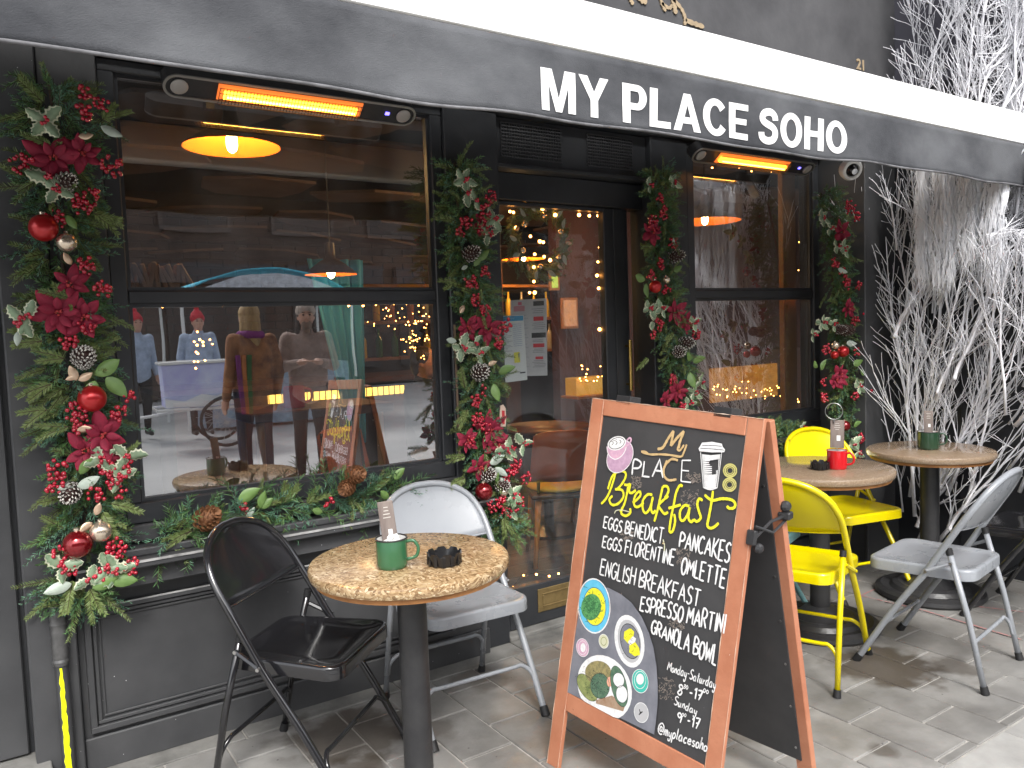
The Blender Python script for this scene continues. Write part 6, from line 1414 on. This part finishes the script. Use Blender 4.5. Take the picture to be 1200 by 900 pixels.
# ------------------------------------------------------------------ people (capsule bodies fused by a voxel remesh into one skin)
def caps(m, p0, r0, p1, r1, n=14):
    p0, p1 = Vector(p0), Vector(p1); d_ = p1-p0; L_ = d_.length
    if L_ < 1e-5: m.add(ball(r0, n, 8), 0, T(*p0)); return
    pts = []; rs = []
    for k in range(5): a = PI/2*(k/4); pts.append(p0-d_.normalized()*r0*math.cos(a)); rs.append(max(r0*math.sin(a), .001))
    for k in range(1, 5): a = PI/2*(k/4); pts.append(p1+d_.normalized()*r1*math.sin(a)); rs.append(max(r1*math.cos(a), .001))
    m.add(tube(pts, rs, n))
def fused(nm, mt, par, segs, vox=.011, extra=None):
    m = MB()
    for s in segs: caps(m, *s)
    if extra:
        for vf, Mx in extra: m.add(vf, 0, Mx)
    o = m.build(nm, mt, par, True); md = o.modifiers.new('remesh', 'REMESH'); md.mode = 'VOXEL'; md.voxel_size = vox; md.use_smooth_shade = True
    sm = o.modifiers.new('smooth', 'SMOOTH'); sm.iterations = 4; sm.factor = .5; return o
def person(label, x, y, rz, hair, coat, trou, shoe, hat=None, pose='stand', long_hair=False, scarf=None, hgt=1.0, zb=0, beard=None, hold=False):
    t = thing('person', label, 'person', (x, y, zb), rz); t.scale = (hgt,)*3
    s = pose == 'sit'; dz = -.42 if s else 0
    hz = .93+dz; hd = Vector((0, -.02, 1.60+dz)); nk = Vector((0, .01, 1.44+dz))
    ex = [(ball(.095, 18, 14, (.80, .98, 1.18)), T(*hd)), (ball(.016, 8, 8, (.8, 1.1, 1.3)), T(hd.x, hd.y-.098, hd.z-.012)), (ball(.058, 12, 8, (.95, 1, .75)), T(hd.x, hd.y-.030, hd.z-.072)),
          (ball(.013, 8, 8, (1.6, .7, .5)), T(hd.x, hd.y-.092, hd.z-.056)), (ball(.020, 8, 8, (.4, .9, 1.4)), T(-.078, hd.y+.01, hd.z-.01)), (ball(.020, 8, 8, (.4, .9, 1.4)), T(.078, hd.y+.01, hd.z-.01))]
    segs = [(hd+Vector((0, .01, -.05)), .058, nk-Vector((0, 0, .03)), .062)]
    arms = []
    for sx in (-1, 1):
        sh = Vector((sx*.175, .02, 1.385+dz))
        if hold or s: el = Vector((sx*.235, -.06, 1.12+dz)); wr = Vector((sx*.10, -.27, 1.16+dz if hold else 1.0+dz))
        else: el = Vector((sx*.245, .05, 1.11)); wr = Vector((sx*.25, -.03, .87))
        arms.append((sh, el, wr)); dh = (wr-el).normalized(); pal = wr+dh*.055
        segs += [(wr-dh*.03, .027, wr+dh*.01, .026), (wr+dh*.01, .028, pal+dh*.02, .034)]
        side = dh.cross(Vector((sx, 0, 0)) if not (hold or s) else Vector((0, 0, 1))); side = side.normalized() if side.length > .1 else Vector((0, 1, 0)); bend = (dh+Vector((-sx*.25, 0, -.15))).normalized()
        for q in range(4):
            b0 = pal+dh*.02+side*(-.026+.0175*q); l = (.036, .042, .039, .030)[q]; segs += [(b0, .0098, b0+dh*l, .009), (b0+dh*l, .009, b0+dh*l+bend*l*.8, .0078)]
        th = wr+dh*.02-side*.028; segs += [(th, .012, th+(dh*.6-side*.6).normalized()*.035, .0105), (th+(dh*.6-side*.6).normalized()*.035, .0105, th+(dh*.6-side*.6).normalized()*.035+dh*.025, .009)]
    fused('body', skin, t, segs, .0062, ex)
    ey = MB()
    for sx in (-1, 1): ey.add(ball(.010, 8, 6, (1.3, .6, .7)), 0, T(sx*.031, hd.y-.086, hd.z+.012)); ey.add(ball(.010, 8, 6, (1.8, .4, .35)), 0, T(sx*.032, hd.y-.088, hd.z+.036))
    ey.build('eyes', haird, t, True)
    # coat: torso and sleeves
    segs = [((0, .0, hz+.02), .150, (0, .01, 1.20+dz), .150), ((-.06, .0, hz-.06), .125, (-.07, .02, 1.28+dz), .125), ((.06, .0, hz-.06), .125, (.07, .02, 1.28+dz), .125), ((-.13, .02, 1.37+dz), .075, (.13, .02, 1.37+dz), .075), ((0, .01, 1.38+dz), .09, (0, .01, 1.455+dz), .072)]
    for sh, el, wr in arms: segs += [(sh, .072, el, .056), (el, .056, wr-(wr-el).normalized()*.01, .042)]
    fused('jacket', coat, t, segs, .013)
    segs = []
    for sx in (-1, 1):
        hp = Vector((sx*.088, 0, hz))
        kn = Vector((sx*.10, -.02, .49)) if not s else Vector((sx*.12, -.44, .50)); an = Vector((sx*.11, .02, .10)) if not s else Vector((sx*.13, -.42, .10))
        segs += [(hp, .105, kn, .066), (kn, .066, an, .048)]
        MBs = [(an+Vector((0, .03, -.045)), .043, an+Vector((0, -.13, -.055)), .036)]; fused('shoe', shoe, t, MBs, .012)
    fused('trousers', trou, t, segs, .013)
    hs_ = []
    if hat is None or long_hair:
        hs_ = [(hd+Vector((0, .022, .03)), .094, hd+Vector((0, .03, .035)), .094), (hd+Vector((0, .055, -.02)), .076, hd+Vector((0, .06, -.05)), .06)]
        if long_hair: hs_ += [(hd+Vector((0, .05, -.02)), .082, hd+Vector((0, .065, -.24)), .072), (hd+Vector((-.05, .035, -.02)), .045, hd+Vector((-.07, .03, -.20)), .04), (hd+Vector((.05, .035, -.02)), .045, hd+Vector((.07, .03, -.20)), .04)]
        fused('hair', hair, t, hs_, .009)
    if hat: fused('woolly_hat', hat, t, [(hd+Vector((0, .015, .055)), .099, hd+Vector((0, .03, .095)), .080), (hd+Vector((0, .04, .19)), .035, hd+Vector((0, .04, .20)), .035)], .010)
    if beard: fused('beard', beard, t, [(hd+Vector((0, -.045, -.085)), .056, hd+Vector((0, -.055, -.13)), .042)], .008)
    if scarf:
        m = MB()
        for q, c in enumerate(scarf): MB().add(box(.045, .018, .52, .006), 0, T(-.19+q*.042, .13, 1.0) @ Rm('Y', .05*(q-1))).build('scarf_end', c, t)
        fused('scarf', scarf[0], t, [((.09*math.cos(a), .01+.09*math.sin(a), 1.44), .040, (.09*math.cos(a+.8), .01+.09*math.sin(a+.8), 1.44), .040) for a in [k*.785 for k in range(8)]], .012)
    return t
def cloth(n, c, v=None): return mat(n, c, .85, var=v or tuple(q*.6 for q in c), vscale=9, bump=.3, bscale=120)
jeans = cloth('dark_blue_jeans', (.018, .022, .045)); dark = cloth('black_cloth', (.015, .015, .018)); shoe = mat('dark_shoe_leather', (.02, .018, .016), .4); brownc = cloth('rust_brown_quilted_coat', (.38, .17, .07), (.12, .05, .03)); greyc = cloth('taupe_coat', (.40, .29, .25)); bluec = cloth('pale_blue_cloak', (.45, .55, .70)); redh = cloth('red_wool', (.55, .02, .04)); beige = cloth('beige_wool', (.50, .42, .36))
person('blond woman in a rust brown quilted coat and coloured scarf, back to the window', 2.08, -1.5, rad(-14), hairb, brownc, jeans, shoe, long_hair=True, scarf=[cloth('purple_wool', (.22, .03, .20)), cloth('orange_wool', (.50, .16, .03)), cloth('green_wool', (.04, .16, .05))])
person('bearded man in a taupe coat and beige woolly hat facing the cafe', 2.62, -1.55, rad(195), haird, greyc, dark, shoe, hat=beige, long_hair=True, beard=cloth('grey_beard', (.25, .19, .15)), hold=True)
person('street seller in a red woolly hat and pale blue cloak behind the ice cream cart', 2.72, -6.5, rad(180), haird, bluec, dark, shoe, hat=redh, hgt=1.05)
person('second street seller in a red woolly hat left of the ice cream cart', 1.98, -7.2, rad(170), haird, bluec, dark, shoe, hat=redh, hgt=1.05)
person('dark haired guest in black sitting on a chair near the bar', 2.78, 5.35, rad(40), haird, dark, beige, shoe, pose='sit')
def stool():
    t = thing('bar_stool', 'low wooden stool under the seated guest near the bar', 'stool', (2.78, 5.35, 0)); MB().add(lathe([(.17, .35), (.18, .36), (.17, .385)], 20)).build('seat', warmwood, t)
    for k in range(4): a = PI/4+k*PI/2; MB().add(tube([(.19*math.cos(a), .19*math.sin(a), .012), (.12*math.cos(a), .12*math.sin(a), .35)], .013, 8)).build('leg', warmwood, t)
stool()

# ------------------------------------------------------------------ street across the way, seen reflected in the windows
def street():
    t = thing('ice_cream_cart', 'lilac and white ice cream tricycle cart parked in the street', 'cart', (2.5, -5.35, 0), rad(6))
    cb = mat('lilac_cart_paint', (.38, .36, .72), .4, var=(.65, .72, .90), vscale=2.2)
    MB().add(box(1.05, .62, .56, .015), 0, T(0, 0, .82)).build('box', cb, t); MB().add(box(1.12, .68, .035, .01), 0, T(0, 0, 1.12)).build('lid', whiteen, t)
    MB().add(prism([(-.52, 0), (.52, 0), (.52, .10), (.30, .20), (.14, .11), (-.05, .16), (-.28, .08), (-.52, .12)], .006), 0, T(0, .318, .55) @ Rm('X', PI/2)).build('snow_print', whiteprint, t)
    fr_ = MB(); fr_.add(tube([(-.62, .36, .52), (.62, .36, .52), (.62, -.36, .52), (-.62, -.36, .52)], .018, 8, closed=True)); fr_.add(tube([(-.05, 0, .5), (-.9, 0, .42), (-1.25, 0, .75)], .02, 8)); fr_.build('chassis', whiteen, t)
    for (x, y) in ((.22, .42), (.22, -.42), (-1.25, 0)):
        wl = MB().add(tube([(.31*math.cos(a), 0, .31*math.sin(a)) for a in [2*PI*k/32 for k in range(32)]], .022, 8, closed=True)).build('wheel', rubber, t, True, (x, y, .333))
        m = MB()
        for k in range(14): a = 2*PI*k/14; m.add(tube([(0, .01, 0), (.3*math.cos(a), 0, .3*math.sin(a))], .003, 4))
        m.add(tube([(0, -.03, 0), (0, .03, 0)], .025, 10)); m.build('spokes', chrome, wl)
    MB().add(tube([(-1.25, -.25, 1.0), (-1.25, 0, .95), (-1.25, .25, 1.0)], .014, 8)).build('handlebar', chrome, t)
    # market stall with arched blue canopy
    t = thing('market_stall', 'market stall with an arched blue canopy across the street', 'stall', (4.1, -8.2, 0)); bl = cloth('turquoise_canvas', (.10, .60, .80))
    vs = []; fs = []; N = 24
    for j, y in enumerate((-.9, .9)):
        for i in range(N+1): u = i/N*2-1; vs.append((u*1.45, y, 2.15+.42*(1-u*u)))
    for i in range(N): fs.append((i, i+1, N+2+i, N+1+i))
    o = MB().add((vs, fs)).build('canopy', bl, t, True); md = o.modifiers.new('thickness', 'SOLIDIFY'); md.thickness = .02
    MB().add(prism([(-1.45, 0)]+[(u, .42*(1-(u/1.45)**2)-.10) for u in [-1.3+.2*k for k in range(14)]]+[(1.45, 0), (1.45, -.05), (-1.45, -.05)], .02), 0, T(0, .90, 2.15) @ Rm('X', PI/2)).build('valance', cloth('white_canvas', (.6, .64, .7)), t)
    for x in (-1.4, 1.4):
        for y in (-.85, .85): MB().add(tube([(x, y, 0), (x, y, 2.16)], .025, 8)).build('post', whiteen, t)
    MB().add(bb(-1.3, 1.3, .2, .8, 0, .95, .01)).build('counter', cloth('pale_blue_board', (.35, .45, .55)), t)
    # building opposite
    t = thing('opposite_building', 'brown brick building with shop windows across the street', 'building', (2, -15, 0)); bk = mat('far_brown_brick', (.085, .058, .045), .8, var=(.05, .035, .028), vscale=2)
    MB().add(bb(-22, 22, -6, 0, 0, 7.6)).build('wall', bk, t); gm = mat('dark_shop_glass', (.05, .04, .035), .6)
    wm = MB().add(bb(-.75, .75, .002, .05, 0, 1.7)).mesh('window', gm); fm = MB().add(bb(-.85, .85, .052, .10, 1.702, 1.85)).add(bb(-.85, .85, .052, .12, -.12, -.002)).add(bb(-.85, -.752, .052, .1, 0, 1.7)).add(bb(.752, .85, .052, .1, 0, 1.7)).mesh('frame', mat('grey_stone_trim', (.09, .07, .06), .7))
    for z in (4.2,):
        for k in range(-7, 8): o = link('window', wm, t, (k*2.7, 0, z)); link('window_frame', fm, o)
    sm_ = MB().add(bb(-1.2, 1.2, .002, .06, .5, 2.8)).mesh('shop_window', gm); ff = MB().add(bb(-1.35, 1.35, .062, .3, 2.82, 3.3)).mesh('shop_sign', mat('dark_shop_fascia', (.03, .03, .035), .5))
    for k in range(-6, 7): o = link('shop_window', sm_, t, (k*3.1, 0, 0)); link('shop_fascia', ff, o)
    MB().add(bb(-22.2, 22.2, -.2, .3, 7.602, 7.9)).build('cornice', kerbcon, t)
street()
